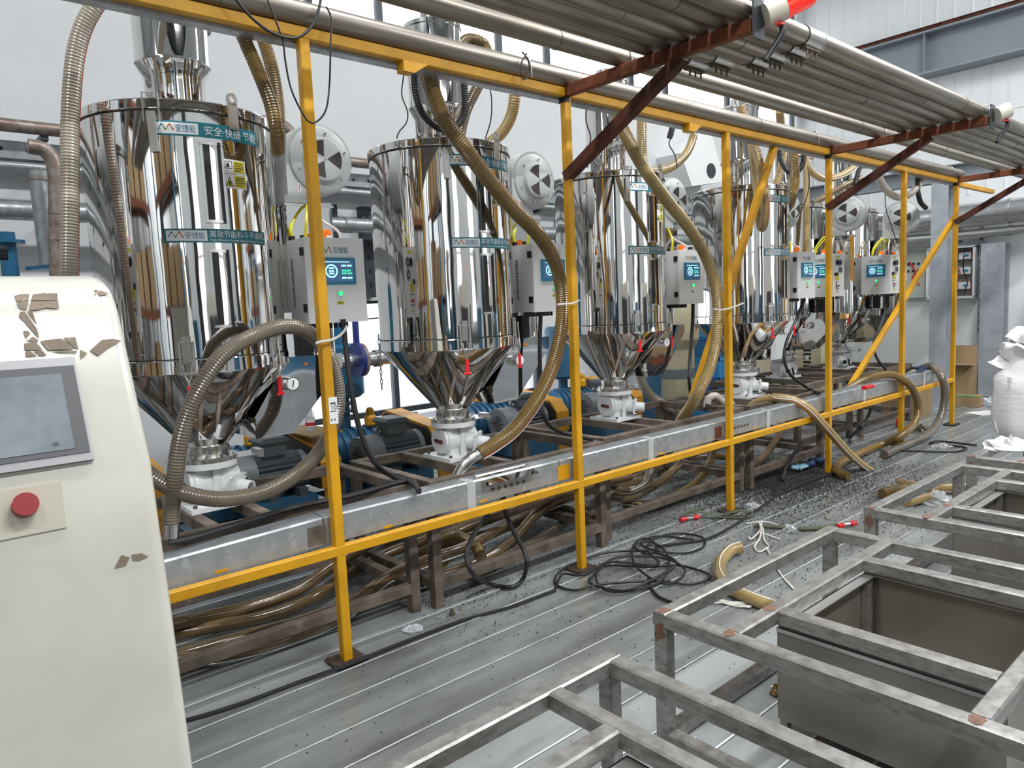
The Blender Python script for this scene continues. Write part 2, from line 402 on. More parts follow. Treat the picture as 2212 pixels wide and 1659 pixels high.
def window(name, x0, x1, z0, z1, y, xm, zm, t=0.055):
    wnd = bpy.data.objects.new(name, None); C.objects.link(wnd); wnd.location = ((x0 + x1) / 2, y, z0); ORIG[wnd.name] = Vector(wnd.location); wnd['kind'] = 'structure'
    xs = [x0] + xm + [x1]; zs = [z0] + zm + [z1]
    for i, x in enumerate(xs): part('window_mullion', 'frame_dark', wnd, ('box', (x - t / 2, y + 0.05, z0), (x + t / 2, y + 0.12, z1)), smooth=False)
    for z in zs:
        for a, b in zip(xs[:-1], xs[1:]):
            part('window_transom', 'frame_dark', wnd, ('box', (a + t / 2, y + 0.055, z - t / 2), (b - t / 2, y + 0.115, z + t / 2)), smooth=False)
    for a, b in zip(xs[:-1], xs[1:]):
        for c, d in zip(zs[:-1], zs[1:]):
            part('window_pane', 'glass', wnd, ('box', (a + t / 2, y + 0.08, c + t / 2), (b - t / 2, y + 0.086, d - t / 2)), smooth=False)
    return wnd
window('window_1', WIN[0], WIN[1], WIN[2], WIN[3], YB, [3.98, 5.66], [0.585])
window('window_2', CLE[0], CLE[1], CLE[2], CLE[3], YB, [3.3, 4.05, 5.6, 6.35, 7.9, 8.65, 10.2, 10.95], [])
for i, (a, b) in enumerate(FW):
    window('window_%d' % (i + 3), a, b, 1.2, 4.4, YF - 0.17, [(a + b) / 2], [2.6])
# louvre slats below the low window
lou = thing('louvre_panel', 'grey slatted louvre panel below the window sill behind the second hopper', 'louvre', (4.7, YB - 0.03, 0.12))
for i in range(6):
    part('slat', 'galv_col', lou, ('prism', [(YB - 0.05, 0.13 + i * 0.07), (YB - 0.035, 0.13 + i * 0.07), (YB - 0.005, 0.185 + i * 0.07), (YB - 0.02, 0.185 + i * 0.07)], 'x', 4.15, 5.6), smooth=False)
part('end_rail', 'galv_col', lou, ('box', (4.1, YB - 0.05, 0.12), (4.15, YB - 0.001, 0.56)))
part('end_rail', 'galv_col', lou, ('box', (5.6, YB - 0.05, 0.12), (5.65, YB - 0.001, 0.56)))

# ceiling lamps (real fixtures with their light)
for i, (x, y) in enumerate(LAMPS):
    t = thing('high_bay_lamp', ['white linear ceiling lamp above the left end of the rear aisle', 'white linear ceiling lamp over the middle of the rear aisle', 'white linear ceiling lamp over the right part of the rear aisle',
              'white linear ceiling lamp above the console', 'white linear ceiling lamp above the nearest hopper', 'white linear ceiling lamp above the farther hoppers', 'white linear ceiling lamp near the cladding end wall'][i], 'lamp', (x, y, LAMP_Z), 'ceiling lamps')
    part('housing', 'lamp_body', t, ('box', (x - 1.5, y - 0.2, LAMP_Z + 0.02), (x + 1.5, y + 0.2, LAMP_Z + 0.10)))
    part('diffuser', 'lamp', t, ('box', (x - 1.48, y - 0.18, LAMP_Z), (x + 1.48, y + 0.18, LAMP_Z + 0.02)))
    for s in (-1, 1): part('hanger', 'steel_dull', t, ('cyl', (x + s * 1.2, y, LAMP_Z + 0.1), (x + s * 1.2, y, ZC), 0.008, 8))
    ld = bpy.data.lights.new('lamp_light', 'AREA'); ld.shape = 'RECTANGLE'; ld.size = 2.9; ld.size_y = 0.34; ld.energy = LAMP_W[i]; ld.color = (0.97, 0.985, 1.0)
    lo = bpy.data.objects.new('lamp_light', ld); C.objects.link(lo); lo.parent = t; lo.location = (0, 0, -0.01)

# crane girder on the end wall
g = thing('crane_girder', 'grey steel crane girder with rust red rail high on the end wall', 'girder', (XW - 0.2, -2, 4.75))
gx0, gx1 = XW - 0.36, XW - 0.002
GZ0, GZ1 = 4.75, 5.36
part('bottom_flange', 'grey_beam', g, ('box', (gx0, -7, GZ0), (gx1, 3.35, GZ0 + 0.03)))
part('top_flange', 'grey_beam', g, ('box', (gx0, -7, GZ1 - 0.03), (gx1, 3.35, GZ1)))
part('web', 'grey_beam', g, ('box', (XW - 0.18, -7, GZ0 + 0.03), (XW - 0.165, 3.35, GZ1 - 0.03)))
for y in (2.95, 1.35, -0.25, -1.85, -3.45): part('stiffener', 'grey_beam', g, ('box', (gx0 + 0.02, y, GZ0 + 0.03), (XW - 0.18, y + 0.015, GZ1 - 0.03)))
part('rail', 'rust', g, ('prism', [(XW - 0.25, GZ1), (XW - 0.13, GZ1), (XW - 0.17, GZ1 + 0.03), (XW - 0.17, GZ1 + 0.08), (XW - 0.15, GZ1 + 0.10), (XW - 0.23, GZ1 + 0.10), (XW - 0.21, GZ1 + 0.08), (XW - 0.21, GZ1 + 0.03)], 'y', -7, 3.3))
# the prism above is laid out in x,z
# steel columns
def hcol(name, label, x, y, a, b, z1, m):
    t = thing(name, label, 'column', (x, y, 0))
    part('flange', m, t, ('box', (x - a / 2, y - b / 2, 0), (x - a / 2 + 0.012, y + b / 2, z1)))
    part('flange', m, t, ('box', (x + a / 2 - 0.012, y - b / 2, 0), (x + a / 2, y + b / 2, z1)))
    part('web', m, t, ('box', (x - a / 2 + 0.012, y - 0.005, 0), (x + a / 2 - 0.012, y + 0.005, z1)))
    part('base_plate', m, t, ('box', (x - a / 2 - 0.05, y - b / 2 - 0.05, 0.0), (x + a / 2 + 0.05, y + b / 2 + 0.05, 0.014)))
    return t
cx = (10.600, 0.582, 1.122)
hcol('steel_column', 'light grey galvanised column standing behind the last yellow posts', cx[0], cx[1], 0.2, 0.2, 2.95, 'galv_col')
cy = (12.200, 0.415, 1.042)
hcol('steel_column', 'darker grey column standing against the end wall left of the bulk bag', cy[0], cy[1], 0.22, 0.30, 2.2, 'galv_col')
t = thing('mezzanine_beam', 'grey horizontal steel beam resting on the galvanised column', 'beam', (cx[0], 0.5, 2.95))
part('top_flange', 'grey_beam', t, ('box', (cx[0] - 0.08, -1.0, 3.14), (cx[0] + 0.08, YB, 3.155)))
part('bottom_flange', 'grey_beam', t, ('box', (cx[0] - 0.08, -1.0, 2.95), (cx[0] + 0.08, YB, 2.965)))
part('web', 'grey_beam', t, ('box', (cx[0] - 0.006, -1.0, 2.965), (cx[0] + 0.006, YB, 3.14)))
# ducts on the end wall
for (p, q), rr, lab in ((((12.100, 0.058, 2.638), (12.100, 1.370, 2.614)), 0.17, 'thick silver jacketed duct running along the end wall'), (((12.150, 0.061, 2.294), (12.150, 3.561, 2.175)), 0.07, 'thinner silver duct below the thick one on the end wall')):
    z = (p[2] + q[2]) / 2 if rr > 0.15 else z - 0.27
    t = thing('wall_duct', lab, 'duct', (p[0], 0.5, z), 'silver ducts on the end wall')
    part('jacket', 'foil', t, ('cyl', (p[0], -5, z), (p[0], YB, z), rr, 28))
    for yy in (-3, -1.5, 0.2, 1.7, 3.0): part('band', 'steel_dull', t, ('annulus', (p[0], yy, z), (p[0], yy + 0.04, z), rr + 0.006, rr - 0.002))
    for yy in (-2.2, 0.9, 2.6): part('bracket', 'grey_beam', t, ('box', (p[0], yy, z - rr - 0.03), (XW, yy + 0.05, z - rr + 0.01)))
# perforated strut on the wall
a = (12.300, 0.674, 2.462); b = (12.300, 0.623, 0.889)
t = thing('perforated_strut', 'narrow perforated galvanised strut on the wall beside the breaker box', 'strut', (12.3, b[1], b[2]))
part('channel', 'galv_col', t, ('box', (12.3, b[1] - 0.028, b[2]), (12.395, b[1] + 0.028, a[2])))
z = b[2] + 0.06
while z < a[2]:
    part('hole', 'black', t, ('box', (12.297, b[1] - 0.012, z), (12.301, b[1] + 0.012, z + 0.035)), smooth=False); z += 0.11
# breaker boxes
a = (12.300, 1.304, 2.182); b = (12.300, 0.689, 1.451)
t = thing('breaker_box', 'open wall breaker box with rows of white breakers and loose wires', 'breaker box', (12.3, (a[1] + b[1]) / 2, b[2]))
y0, y1, z0, z1 = b[1], a[1], b[2], a[2]
part('back_panel', 'interior', t, ('box', (12.36, y0, z0), (12.398, y1, z1)))
part('side_frame', 'breaker', t, ('box', (12.2, y0 - 0.02, z0), (12.398, y0 + 0.01, z1)))
part('side_frame', 'breaker', t, ('box', (12.2, y1 - 0.01, z0), (12.398, y1 + 0.02, z1)))
part('top_frame', 'breaker', t, ('box', (12.2, y0 - 0.02, z1 - 0.01), (12.398, y1 + 0.02, z1 + 0.02)))
part('bottom_frame', 'breaker', t, ('box', (12.2, y0 - 0.02, z0 - 0.02), (12.398, y1 + 0.02, z0 + 0.01)))
for i in range(3):
    zz = z0 + (z1 - z0) * (0.16 + 0.3 * i)
    for j in range(3):
        yy = y0 + (y1 - y0) * (0.1 + 0.29 * j)
        pbk = part('breaker', 'breaker', t, ('box', (12.29, yy, zz), (12.36, yy + 0.16, zz + 0.10)))
        part('switch', 'blue_print', pbk, ('box', (12.275, yy + 0.03, zz + 0.04), (12.29, yy + 0.09, zz + 0.065)))
for j in range(6):
    yy = y0 + (y1 - y0) * (0.12 + 0.13 * j)
    pts = [(12.31, yy, z1 - 0.03)] + [(12.30 + random.uniform(-0.03, 0.03), yy + random.uniform(-0.07, 0.07), z1 - (z1 - z0) * q) for q in (0.3, 0.5, 0.7)] + [(12.31, yy, z0 + 0.03)]
    MB().sweep(catmull(pts, 0.04), 0.007, 6).build('wire', 'black' if j % 2 else 'red', t)
a = (12.300, 1.761, 2.222); b = (12.300, 1.293, 1.461)
t = thing('breaker_box_door', 'grey green swung open panel door with two rows of pilot lights', 'panel door', (12.3, a[1], b[2]))
part('door_leaf', mat('door_grey_green', 'a5aaa2', 0.5), t, ('box', (12.28, b[1] + 0.02, b[2]), (12.31, a[1], a[2])))
for i in range(2):
    for j in range(5):
        yy = b[1] + (a[1] - b[1]) * (0.2 + 0.16 * j); zz = b[2] + (a[2] - b[2]) * (0.55 + 0.14 * i)
        part('pilot_light', 'black', t, ('cyl', (12.28, yy, zz), (12.265, yy, zz), 0.02, 10))
MB().sweep(catmull([(12.27, b[1] + 0.3, a[2] - 0.2), (12.25, b[1] + 0.2, a[2] - 0.35), (12.26, b[1] + 0.25, b[2] + 0.3), (12.27, b[1] + 0.15, b[2] + 0.2)], 0.04), 0.012, 6).build('wire', 'red', t)

# long pipes on the back wall
def wall_pipe(label, y, z, r, x0, x1, m='galv', name='wall_pipe'):
    t = thing(name, label, 'pipe', ((x0 + x1) / 2, y, z), 'horizontal pipes on the back wall')
    part('tube', m, t, ('cyl', (x0, y, z), (x1, y, z), r, 20))
    x = x0 + 0.6
    while x < x1:
        part('bracket', 'frame_dark', t, ('box', (x, y, z - r - 0.03), (x + 0.05, YB, z - r + 0.004)))
        part('coupling', m, t, ('annulus', (x + 0.7, y, z), (x + 0.78, y, z), r + 0.008, r - 0.003, 20)); x += 1.6
    return t
pz = (3.434, 3.100, 2.408)
wall_pipe('thick galvanised pipe running along the back wall behind all hoppers', 3.1, pz[2], 0.066, XL, XW - 0.4)
pz2 = (3.533, 3.150, 2.715)
wall_pipe('thin galvanised pipe along the back wall above the thick one', 3.15, pz2[2], 0.032, XL, XW - 0.5)
pz3 = (3.515, 3.100, 2.978)
wall_pipe('rusty grey pipe highest on the back wall behind the blowers', 3.1, pz3[2], 0.045, XL, 7.0, 'elbow_rust')
t = thing('cable_ladder', 'perforated galvanised channel along the back wall below the rusty pipe', 'cable tray', (3, 3.25, pz3[2] - 0.16))
part('channel', 'galv', t, ('box', (XL, 3.2, pz3[2] - 0.2), (XW - 0.6, 3.39, pz3[2] - 0.08)))
x = -1.0
while x < 9:
    part('bolt_hole', 'black', t, ('box', (x, 3.197, pz3[2] - 0.15), (x + 0.025, 3.2, pz3[2] - 0.125)), smooth=False); x += 0.16
# black strut posts on the wall
for i, (px, lab) in enumerate([((3.666, 3.350, 2.299), 'black perforated wall strut right of the nearest control cabinet'), ((3.306, 3.350, 2.588), 'black perforated wall strut just behind the nearest blower'), ((6.349, 3.350, 1.923), 'black perforated wall strut between the second and third hoppers')]):
    t = thing('wall_strut', lab, 'strut', (px[0], 3.35, 1.75), 'black wall struts')
    part('channel', 'frame_dark', t, ('box', (px[0] - 0.05, 3.3, 1.75), (px[0] + 0.05, 3.398, 2.62)))
    for k in range(6): part('slot', 'black', t, ('box', (px[0] - 0.012, 3.296, 1.85 + k * 0.13), (px[0] + 0.012, 3.301, 1.9 + k * 0.13)), smooth=False)

# ------------------------------------------------------------------ yellow guard frame
PX = [1.4651, 3.0508, 4.673, 6.2435, 7.8476, 9.3192]
S = 0.046; ZR = 0.553; ZB = 2.764
yf = thing('guard_frame', 'long yellow square tube frame with six posts carrying the pipe rack', 'frame', (PX[0], 0.023, 0))
for i, x in enumerate(PX):
    pst = part('post', 'yellow', yf, ('bar', (x + S / 2, S / 2, 0.012), (x + S / 2, S / 2, ZB), S, S, 0.004))
    bp = MB().box((x - 0.055, -0.045, 0.0), (x + 0.10, 0.09, 0.012)).build('base_plate', 'plate_dark', yf)
    for dx, dy in ((-0.04, -0.03), (0.085, -0.03), (-0.04, 0.075), (0.085, 0.075)):
        part('bolt', 'bolt', bp, ('cyl', (x + dx, dy, 0.012), (x + dx, dy, 0.022), 0.009, 8))
part('lower_rail', 'yellow', yf, ('bar', (-0.6, 0.019, ZR - 0.023), (PX[5] + S, 0.019, ZR - 0.023), 0.040, 0.046, 0.004))
part('top_beam', 'yellow', yf, ('bar', (-0.8, S / 2, ZB + 0.025), (PX[5] + S, S / 2, ZB + 0.025), S, 0.05, 0.004))
part('back_channel', 'galv', yf, ('box', (-0.8, S + 0.001, ZB - 0.012), (PX[5], S + 0.06, ZB + 0.03)))
b1a = (5.428, 0.060, 2.748); b1b = (4.542, 0.235, 0.854)
part('diagonal_brace', 'yellow', yf, ('bar', b1a, b1b, 0.05, 0.05, 0.004, (0, 1, 0)))
b2a = (9.422, 0.060, 2.391); b2b = (7.581, 0.420, 0.617)
part('diagonal_brace', 'yellow', yf, ('bar', b2a, b2b, 0.05, 0.05, 0.004, (0, 1, 0)))
tail = (9.340, -0.407, 2.455)
part('end_arm', 'yellow', yf, ('bar', (9.34, 0.02, ZB - 0.01), (10.6, 0.02, ZB - 0.01), 0.046, 0.05, 0.004))
for q in ((2.012, 0.020, 2.744), (4.259, 0.020, 2.747)):
    part('stub_bracket', 'yellow', yf, ('prism', [(q[0] - 0.04, ZB), (q[0] + 0.10, ZB), (q[0] + 0.02, ZB - 0.05), (q[0] - 0.04, ZB - 0.05)], 'y', -0.01, 0.05))
# rusty arms and their angle iron braces
AE = [-1.15, -1.16, -1.16]
for i, x in enumerate((PX[1], PX[3], PX[5])):
    part('pipe_arm', 'rust_light', yf, ('bar', (x + 0.025, 0.0, ZB + 0.032), (x + 0.025, AE[i], ZB + 0.032), 0.045, 0.062, 0.004))
    z0 = 2.345; y1 = -0.78
    d = Vector((0, y1 - 0.0, ZB - z0)).normalized(); n = Vector((0, -d.z, d.y))
    p0 = Vector((x - 0.004, 0.03, z0 - 0.02)); p1 = Vector((x - 0.004, y1, ZB + 0.0))
    ob = MB()
    ob.bar(p0, p1, 0.006, 0.055, 0.001, n)
    ob.bar(p0 + Vector((0.027, 0, 0)) + n * 0.026, p1 + Vector((0.027, 0, 0)) + n * 0.026, 0.055, 0.006, 0.001, n)
    ob.build('angle_brace', 'rust', yf)
    part('weld_plate', 'black', yf, ('box', (x - 0.003, -0.002, ZB - 0.03), (x + 0.03, 0.048, ZB + 0.06)))

# conveying pipes on the rack
PY = [(0.012, 0.051, 'pipe lying on the yellow beam, nearest the hoppers'), (-0.375, 0.046, 'second pipe from the hoppers, beside the wide gap'),
      (-0.572, 0.046, 'third pipe from the hoppers'), (-0.680, 0.046, 'fourth pipe from the hoppers'), (-0.785, 0.046, 'fifth pipe from the hoppers'),
      (-0.893, 0.046, 'third pipe from the outer edge'), (-0.997, 0.046, 'next to outermost pipe'), (-1.103, 0.046, 'outermost pipe, at the tip of the rusty arms')]
XC = {2: 3.37, 3: 3.45, 4: 3.64, 5: 3.62, 6: 3.65, 7: 3.60}
for i, (py, pr, lab) in enumerate(PY):
    zc = ZB + 0.05 + pr if i == 0 else ZB + 0.063 + pr
    x1 = 9.42 if i == 0 else 11.9
    t = thing('conveying_pipe', 'long dull aluminium ' + lab, 'pipe', (3.0, py, zc), 'aluminium conveying pipes on the rack')
    tub = part('tube', 'pipe', t, ('cyl', (-2.2, py, zc), (x1, py, zc), pr, 28))
    rnd = random.Random(i * 5 + 2)
    for k in range(4):
        xx = -0.2 + k * 2.6 + rnd.uniform(0, 1.4)
        part('joint_band', 'pipe', t, ('annulus', (xx, py, zc), (xx + 0.012, py, zc), pr + 0.0025, pr - 0.002, 28))
    for x in (PX[1], PX[3], PX[5]):
        x += 0.014 * (i % 2)
        if i == 0: x -= 0.35
        mb = MB(); pts = [(x + 0.055, py - pr - 0.004, zc - pr - 0.01)] + [(x + 0.055, py + (pr + 0.004) * math.cos(math.pi - math.pi * a / 10), zc + (pr + 0.004) * math.sin(math.pi * a / 10)) for a in range(11)] + [(x + 0.055, py + pr + 0.004, zc - pr - 0.01)]
        mb.sweep(pts, 0.005, 6); mb.build('u_bolt', 'steel', t)
    if i in XC:
        xx = XC[i]
        slv = part('coupling_sleeve', 'steel_dull', t, ('annulus', (xx, py, zc), (xx + 0.17, py, zc), pr + 0.003, pr - 0.002, 28))
        for s in (0.0, 0.165): part('clamp_ring', 'steel_dull', t, ('annulus', (xx + s, py, zc), (xx + s + 0.008, py, zc), pr + 0.0055, pr - 0.002, 28))
        for k in range(3):
            part('clamp_bolt', 'bolt', slv, ('cyl', (xx + 0.035 + 0.05 * k, py - 0.012, zc - pr - 0.045), (xx + 0.035 + 0.05 * k, py - 0.012, zc - pr + 0.004), 0.005, 8))
        part('clamp_flange', 'bolt', slv, ('box', (xx + 0.01, py - 0.02, zc - pr - 0.014), (xx + 0.16, py + 0.012, zc - pr - 0.004)))

# alarm beacons at the arm tips
def beacon(x, yb, lens, label):
    t = thing('alarm_beacon', label, 'beacon', (x, yb, ZB))
    zc = ZB + 0.07
    part('mount_plate', 'darkgrey', t, ('box', (x - 0.035, yb - 0.008, ZB - 0.03), (x + 0.055, yb, ZB + 0.14)))
    d = Vector((0.62, -0.62, 0.32)).normalized(); p = Vector((x + 0.03, yb - 0.035, zc))
    part('housing', 'beige', t, ('cyl', p - d * 0.01, p + d * 0.075, 0.052, 28, 0.056))
    part('label_sticker', 'red_print', t, ('box', (x + 0.03, yb - 0.1, zc - 0.058), (x + 0.06, yb - 0.07, zc - 0.05)))
    if lens:
        mb = MB(); prof = [(0.055, 0.0), (0.055, 0.02), (0.051, 0.022), (0.049, 0.10), (0.044, 0.125), (0.030, 0.142), (0.001, 0.148)]
        q = p + d * 0.075; ax = d; u = Vector((0, 0, 1)); xx = ax.cross(u).normalized(); yy = ax.cross(xx)
        mb.ring_loft([[q + ax * h + xx * (r_ * math.cos(2 * math.pi * k / 28)) + yy * (r_ * math.sin(2 * math.pi * k / 28)) for k in range(28)] for r_, h in prof])
        mb.build('lens', 'beacon_red', t)
    else:
        q = p + d * 0.076
        part('socket', 'steel_dull', t, ('cyl', q - d * 0.002, q + d * 0.004, 0.042, 20))
        part('stick', 'carton', t, ('bar', q, q + Vector((0.06, -0.09, 0.015)), 0.006, 0.004, 0.0))
    mb = MB(); mb.sweep(catmull([p + d * 0.05 + Vector((0, 0, -0.045)), p + d * 0.06 + Vector((0.0, -0.01, -0.10)), p + d * 0.02 + Vector((-0.01, 0, -0.17)), p + Vector((-0.02, 0.0, -0.2))], 0.01), 0.013, 10); mb.build('cable_sleeve', 'black', t)
    return t
beacon(PX[1] + 0.025, -1.166, True, 'red alarm beacon on the tip of the nearest rusty arm')
beacon(PX[3] + 0.025, -1.176, False, 'beige beacon base without its lens on the second rusty arm')
t = thing('conduit_drop', 'thin rust coloured conduit rising from the red beacon bracket', 'conduit', (PX[1] + 0.02, -1.14, ZB + 0.12))
part('tube', 'rust', t, ('cyl', (PX[1] + 0.02, -1.172, ZB + 0.145), (PX[1] + 0.02, -1.172, 4.4), 0.008, 10))

# ------------------------------------------------------------------ dryer units
HP = [(-0.38, 0.66, 0.70), (1.158, 0.673, 0.70), (2.605, 0.618, 0.70), (4.262, 0.755, 0.70), (5.85, 0.622, 0.70), (7.431, 1.079, 0.70), (8.607, 1.009, 0.70)]
HR = [0, 0, 0, 0, 0, -84, -84]
HRC = {1: -95, 2: -72}      # the last two cabinets and blowers are turned on their mounts
ORD = ['partly hidden dryer at the left edge', 'nearest hopper', 'second hopper', 'third hopper', 'fourth hopper', 'fifth hopper', 'farthest hopper']
RH = 0.41
def cyl_pt(phi, z, r=RH + 0.0015): return (r * math.sin(phi), -r * math.cos(phi), z)
def wrap(mb, verts, faces, phi0, z0, r=RH + 0.002, flip=False):
    # flat (u along arc, v up) laid on the cylinder
    mb.add([cyl_pt(phi0 + u / RH, z0 + v, r) for u, v in verts], faces)
def patch(u0, u1, v0, v1, n=16):
    vs = []; fs = []
    for i in range(n + 1):
        u = u0 + (u1 - u0) * i / n; vs += [(u, v0), (u, v1)]
    for i in range(n): fs.append((2 * i, 2 * i + 2, 2 * i + 3, 2 * i + 1))
    return vs, fs
def slab(mb, u0, u1, v0, v1, phi0, z0, r0, r1, n=16):
    rings = []
    for i in range(n + 1):
        u = u0 + (u1 - u0) * i / n; p = phi0 + u / RH
        rings.append([cyl_pt(p, z0 + v0, r0), cyl_pt(p, z0 + v0, r1), cyl_pt(p, z0 + v1, r1), cyl_pt(p, z0 + v1, r0)])
    mb.ring_loft(rings)
def logo(parent, place, u0, v0, w, h):
    """the two-wave company mark: three short coloured ribbons"""
    def rib(f, a, b, th, m):
        vs = []; fs = []; n = 10
        for i in range(n + 1):
            t = a + (b - a) * i / n; x, y = f(t)
            vs += [(u0 + x * w, v0 + (y - th) * h), (u0 + x * w, v0 + (y + th) * h)]
        for i in range(n): fs.append((2 * i, 2 * i + 2, 2 * i + 3, 2 * i + 1))
        mb = MB(); place(mb, vs, fs); mb.build('logo_ribbon', m, parent, smooth=False)
    fx = lambda t: (t, 0.5 + 0.42 * math.sin(t * 4 * math.pi - 1.3))
    rib(fx, 0.0, 0.3, 0.16, 'blue_print'); rib(fx, 0.3, 0.55, 0.15, 'green_print'); rib(fx, 0.55, 0.72, 0.16, 'orange_print'); rib(fx, 0.72, 1.0, 0.16, 'red_print')

def make_hopper():
    t = thing('hopper_dryer', '', 'hopper dryer')
    part('body', 'mirror', t, ('lathe', [(RH, 1.373), (RH, 2.47)], (0, 0), 96))
    sb = part('clamp_band', 'mirror', t, ('lathe', [(RH + 0.001, 1.372), (RH + 0.004, 1.376), (RH + 0.004, 1.432), (RH + 0.001, 1.436)], (0, 0), 96))
    part('seam', 'black', sb, ('lathe', [(RH + 0.0015, 1.4365), (RH + 0.0015, 1.441)], (0, 0), 96))
    part('cone', 'mirror', t, ('lathe', [(RH + 0.001, 1.372), (0.097, 1.0)], (0, 0), 96))
    part('outlet_collar', 'steel', t, ('lathe', [(0.097, 1.0), (0.102, 0.998), (0.102, 0.95), (0.10, 0.945)], (0, 0), 48))
    part('outlet_flange', 'steel', t, ('lathe', [(0.09, 0.945), (0.135, 0.945), (0.135, 0.925), (0.09, 0.925)], (0, 0), 48))
    part('lid', 'mirror', t, ('lathe', [(RH + 0.006, 2.476), (RH + 0.008, 2.479), (RH + 0.008, 2.512), (RH + 0.004, 2.517), (0.12, 2.52), (0.0005, 2.52)], (0, 0), 96))
    part('lid_gasket', 'black', t, ('lathe', [(RH + 0.001, 2.468), (RH + 0.003, 2.470), (RH + 0.003, 2.476)], (0, 0), 96))
    part('neck', 'mirror', t, ('lathe', [(0.130, 2.52), (0.130, 2.700), (0.160, 2.762)], (0, 0), 64))
    ch = part('receiver', 'mirror', t, ('lathe', [(0.160, 2.762), (0.163, 2.766), (0.160, 2.774), (0.160, 3.20), (0.167, 3.205), (0.167, 3.225), (0.155, 3.23), (0.0005, 3.235)], (0, 0), 64))
    part('receiver_inlet', 'steel', ch, ('cyl', (0.10, 0.10, 3.05), (0.24, 0.22, 3.05), 0.038, 20))
    part('receiver_cap', 'steel', ch, ('cyl', (0, 0, 3.23), (0, 0, 3.30), 0.07, 24))
    # banners
    for k, (z0, h) in enumerate(((2.369, 0.060), (1.930, 0.058))):
        p0 = R(-31); ua = 0.0; ub = RH * R(64)
        mb = MB(); slab(mb, ua, ub, 0, h, p0, z0, RH + 0.0005, RH + 0.0018, 24); bn = mb.build('banner', 'teal', t)
        mb = MB(); slab(mb, 0.010, 0.170, h * 0.12, h * 0.88, p0, z0, RH + 0.0018, RH + 0.0022, 8); mb.build('banner_panel', 'white_print', bn)
        def pl(mb, vs, fs): wrap(mb, vs, fs, p0, z0, RH + 0.0026)
        logo(bn, pl, 0.018, h * 0.36, 0.058, h * 0.42)
        mb = MB(); v, f = fit_text('安捷能', 0.084, 0.160, h * 0.24, h * 0.76); wrap(mb, v, f, p0, z0, RH + 0.0026); mb.build('lettering', 'blue_print', bn, smooth=False)
        if k == 0:
            mb = MB(); v, f = fit_text('安全·快捷·节能', 0.195, 0.445, h * 0.18, h * 0.82); wrap(mb, v, f, p0, z0, RH + 0.0026); mb.build('lettering', 'white_print', bn, smooth=False)
        else:
            mb = MB(); v, f = fit_text('高效节能料斗干燥机', 0.18, 0.45, h * 0.38, h * 0.9); wrap(mb, v, f, p0, z0, RH + 0.0026); mb.build('lettering', 'white_print', bn, smooth=False)
            mb = MB(); v, f = fit_text('High-Efficient Energy-Saving Hopper Dryer', 0.18, 0.445, h * 0.08, h * 0.28); wrap(mb, v, f, p0, z0, RH + 0.0026); mb.build('small_lettering', 'white_print', bn, smooth=False)
    # sight glasses
    for z0, z1 in ((2.013, 2.35), (1.565, 1.90)):
        p = R(-1); mb = MB(); slab(mb, -0.046, 0.046, 0, z1 - z0, p, z0, RH, RH + 0.007, 6); sg = mb.build('sight_glass', 'mirror', t)
        mb = MB(); slab(mb, -0.034, 0.034, 0.012, z1 - z0 - 0.012, p, z0, RH + 0.007, RH + 0.009, 4); mb.build('glass_pane', 'mirror', sg)
        mb = MB(); slab(mb, -0.034, -0.008, 0.012, z1 - z0 - 0.012, p, z0, RH + 0.009, RH + 0.012, 3); mb.build('scale_strip', 'black_plastic', sg)
        mb = MB(); slab(mb, 0.024, 0.036, 0.0, z1 - z0, p, z0, RH + 0.009, RH + 0.014, 3); mb.build('edge_strip', 'black_plastic', sg)
        for zz in (z0, z1 - 0.012):
            mb = MB(); slab(mb, -0.046, 0.046, 0, 0.012, p, zz, RH + 0.007, RH + 0.013, 4); mb.build('clip', 'steel', sg)
    # warning stickers
    for z0 in (2.229, 2.166):
        p = R(5.5); mb = MB(); slab(mb, 0, 0.108, 0, 0.06, p, z0, RH + 0.0005, RH + 0.0015, 6); st = mb.build('warning_sticker', 'white_print', t)
        mb = MB(); slab(mb, 0.048, 0.103, 0.005, 0.055, p, z0, RH + 0.0015, RH + 0.002, 4); mb.build('sticker_text_field', 'sticker', st)
        for q in range(4):
            mb = MB(); slab(mb, 0.053, 0.053 + (0.045 if q < 3 else 0.03), 0.043 - q * 0.010, 0.047 - q * 0.010, p, z0, RH + 0.002, RH + 0.0023, 3); mb.build('text_line', 'black_print', st)
        if z0 < 2.2:
            mb = MB(); wrap(mb, [(0.006, 0.008), (0.044, 0.008), (0.025, 0.05)], [(0, 1, 2)], p, z0, RH + 0.0021); mb.build('hazard_triangle', 'black_print', st, smooth=False)
            mb = MB(); wrap(mb, [(0.011, 0.011), (0.039, 0.011), (0.025, 0.043)], [(0, 1, 2)], p, z0, RH + 0.0025); mb.build('hazard_fill', 'sticker', st, smooth=False)
            mb = MB(); wrap(mb, [(0.020, 0.014), (0.030, 0.014), (0.032, 0.022), (0.026, 0.034), (0.019, 0.022)], [(0, 1, 2, 3, 4)], p, z0, RH + 0.0028); mb.build('flame_mark', 'black_print', st, smooth=False)
        else:
            mb = MB(); wrap(mb, [(0.008, 0.02), (0.042, 0.02), (0.042, 0.052), (0.008, 0.052)], [(0, 1, 2, 3)], p, z0, RH + 0.0021); mb.build('pictogram', 'black_print', st, smooth=False)
            mb = MB(); wrap(mb, [(0.011, 0.023), (0.039, 0.023), (0.039, 0.049), (0.011, 0.049)], [(0, 1, 2, 3)], p, z0, RH + 0.0025); mb.build('pictogram_field', 'white_print', st, smooth=False)
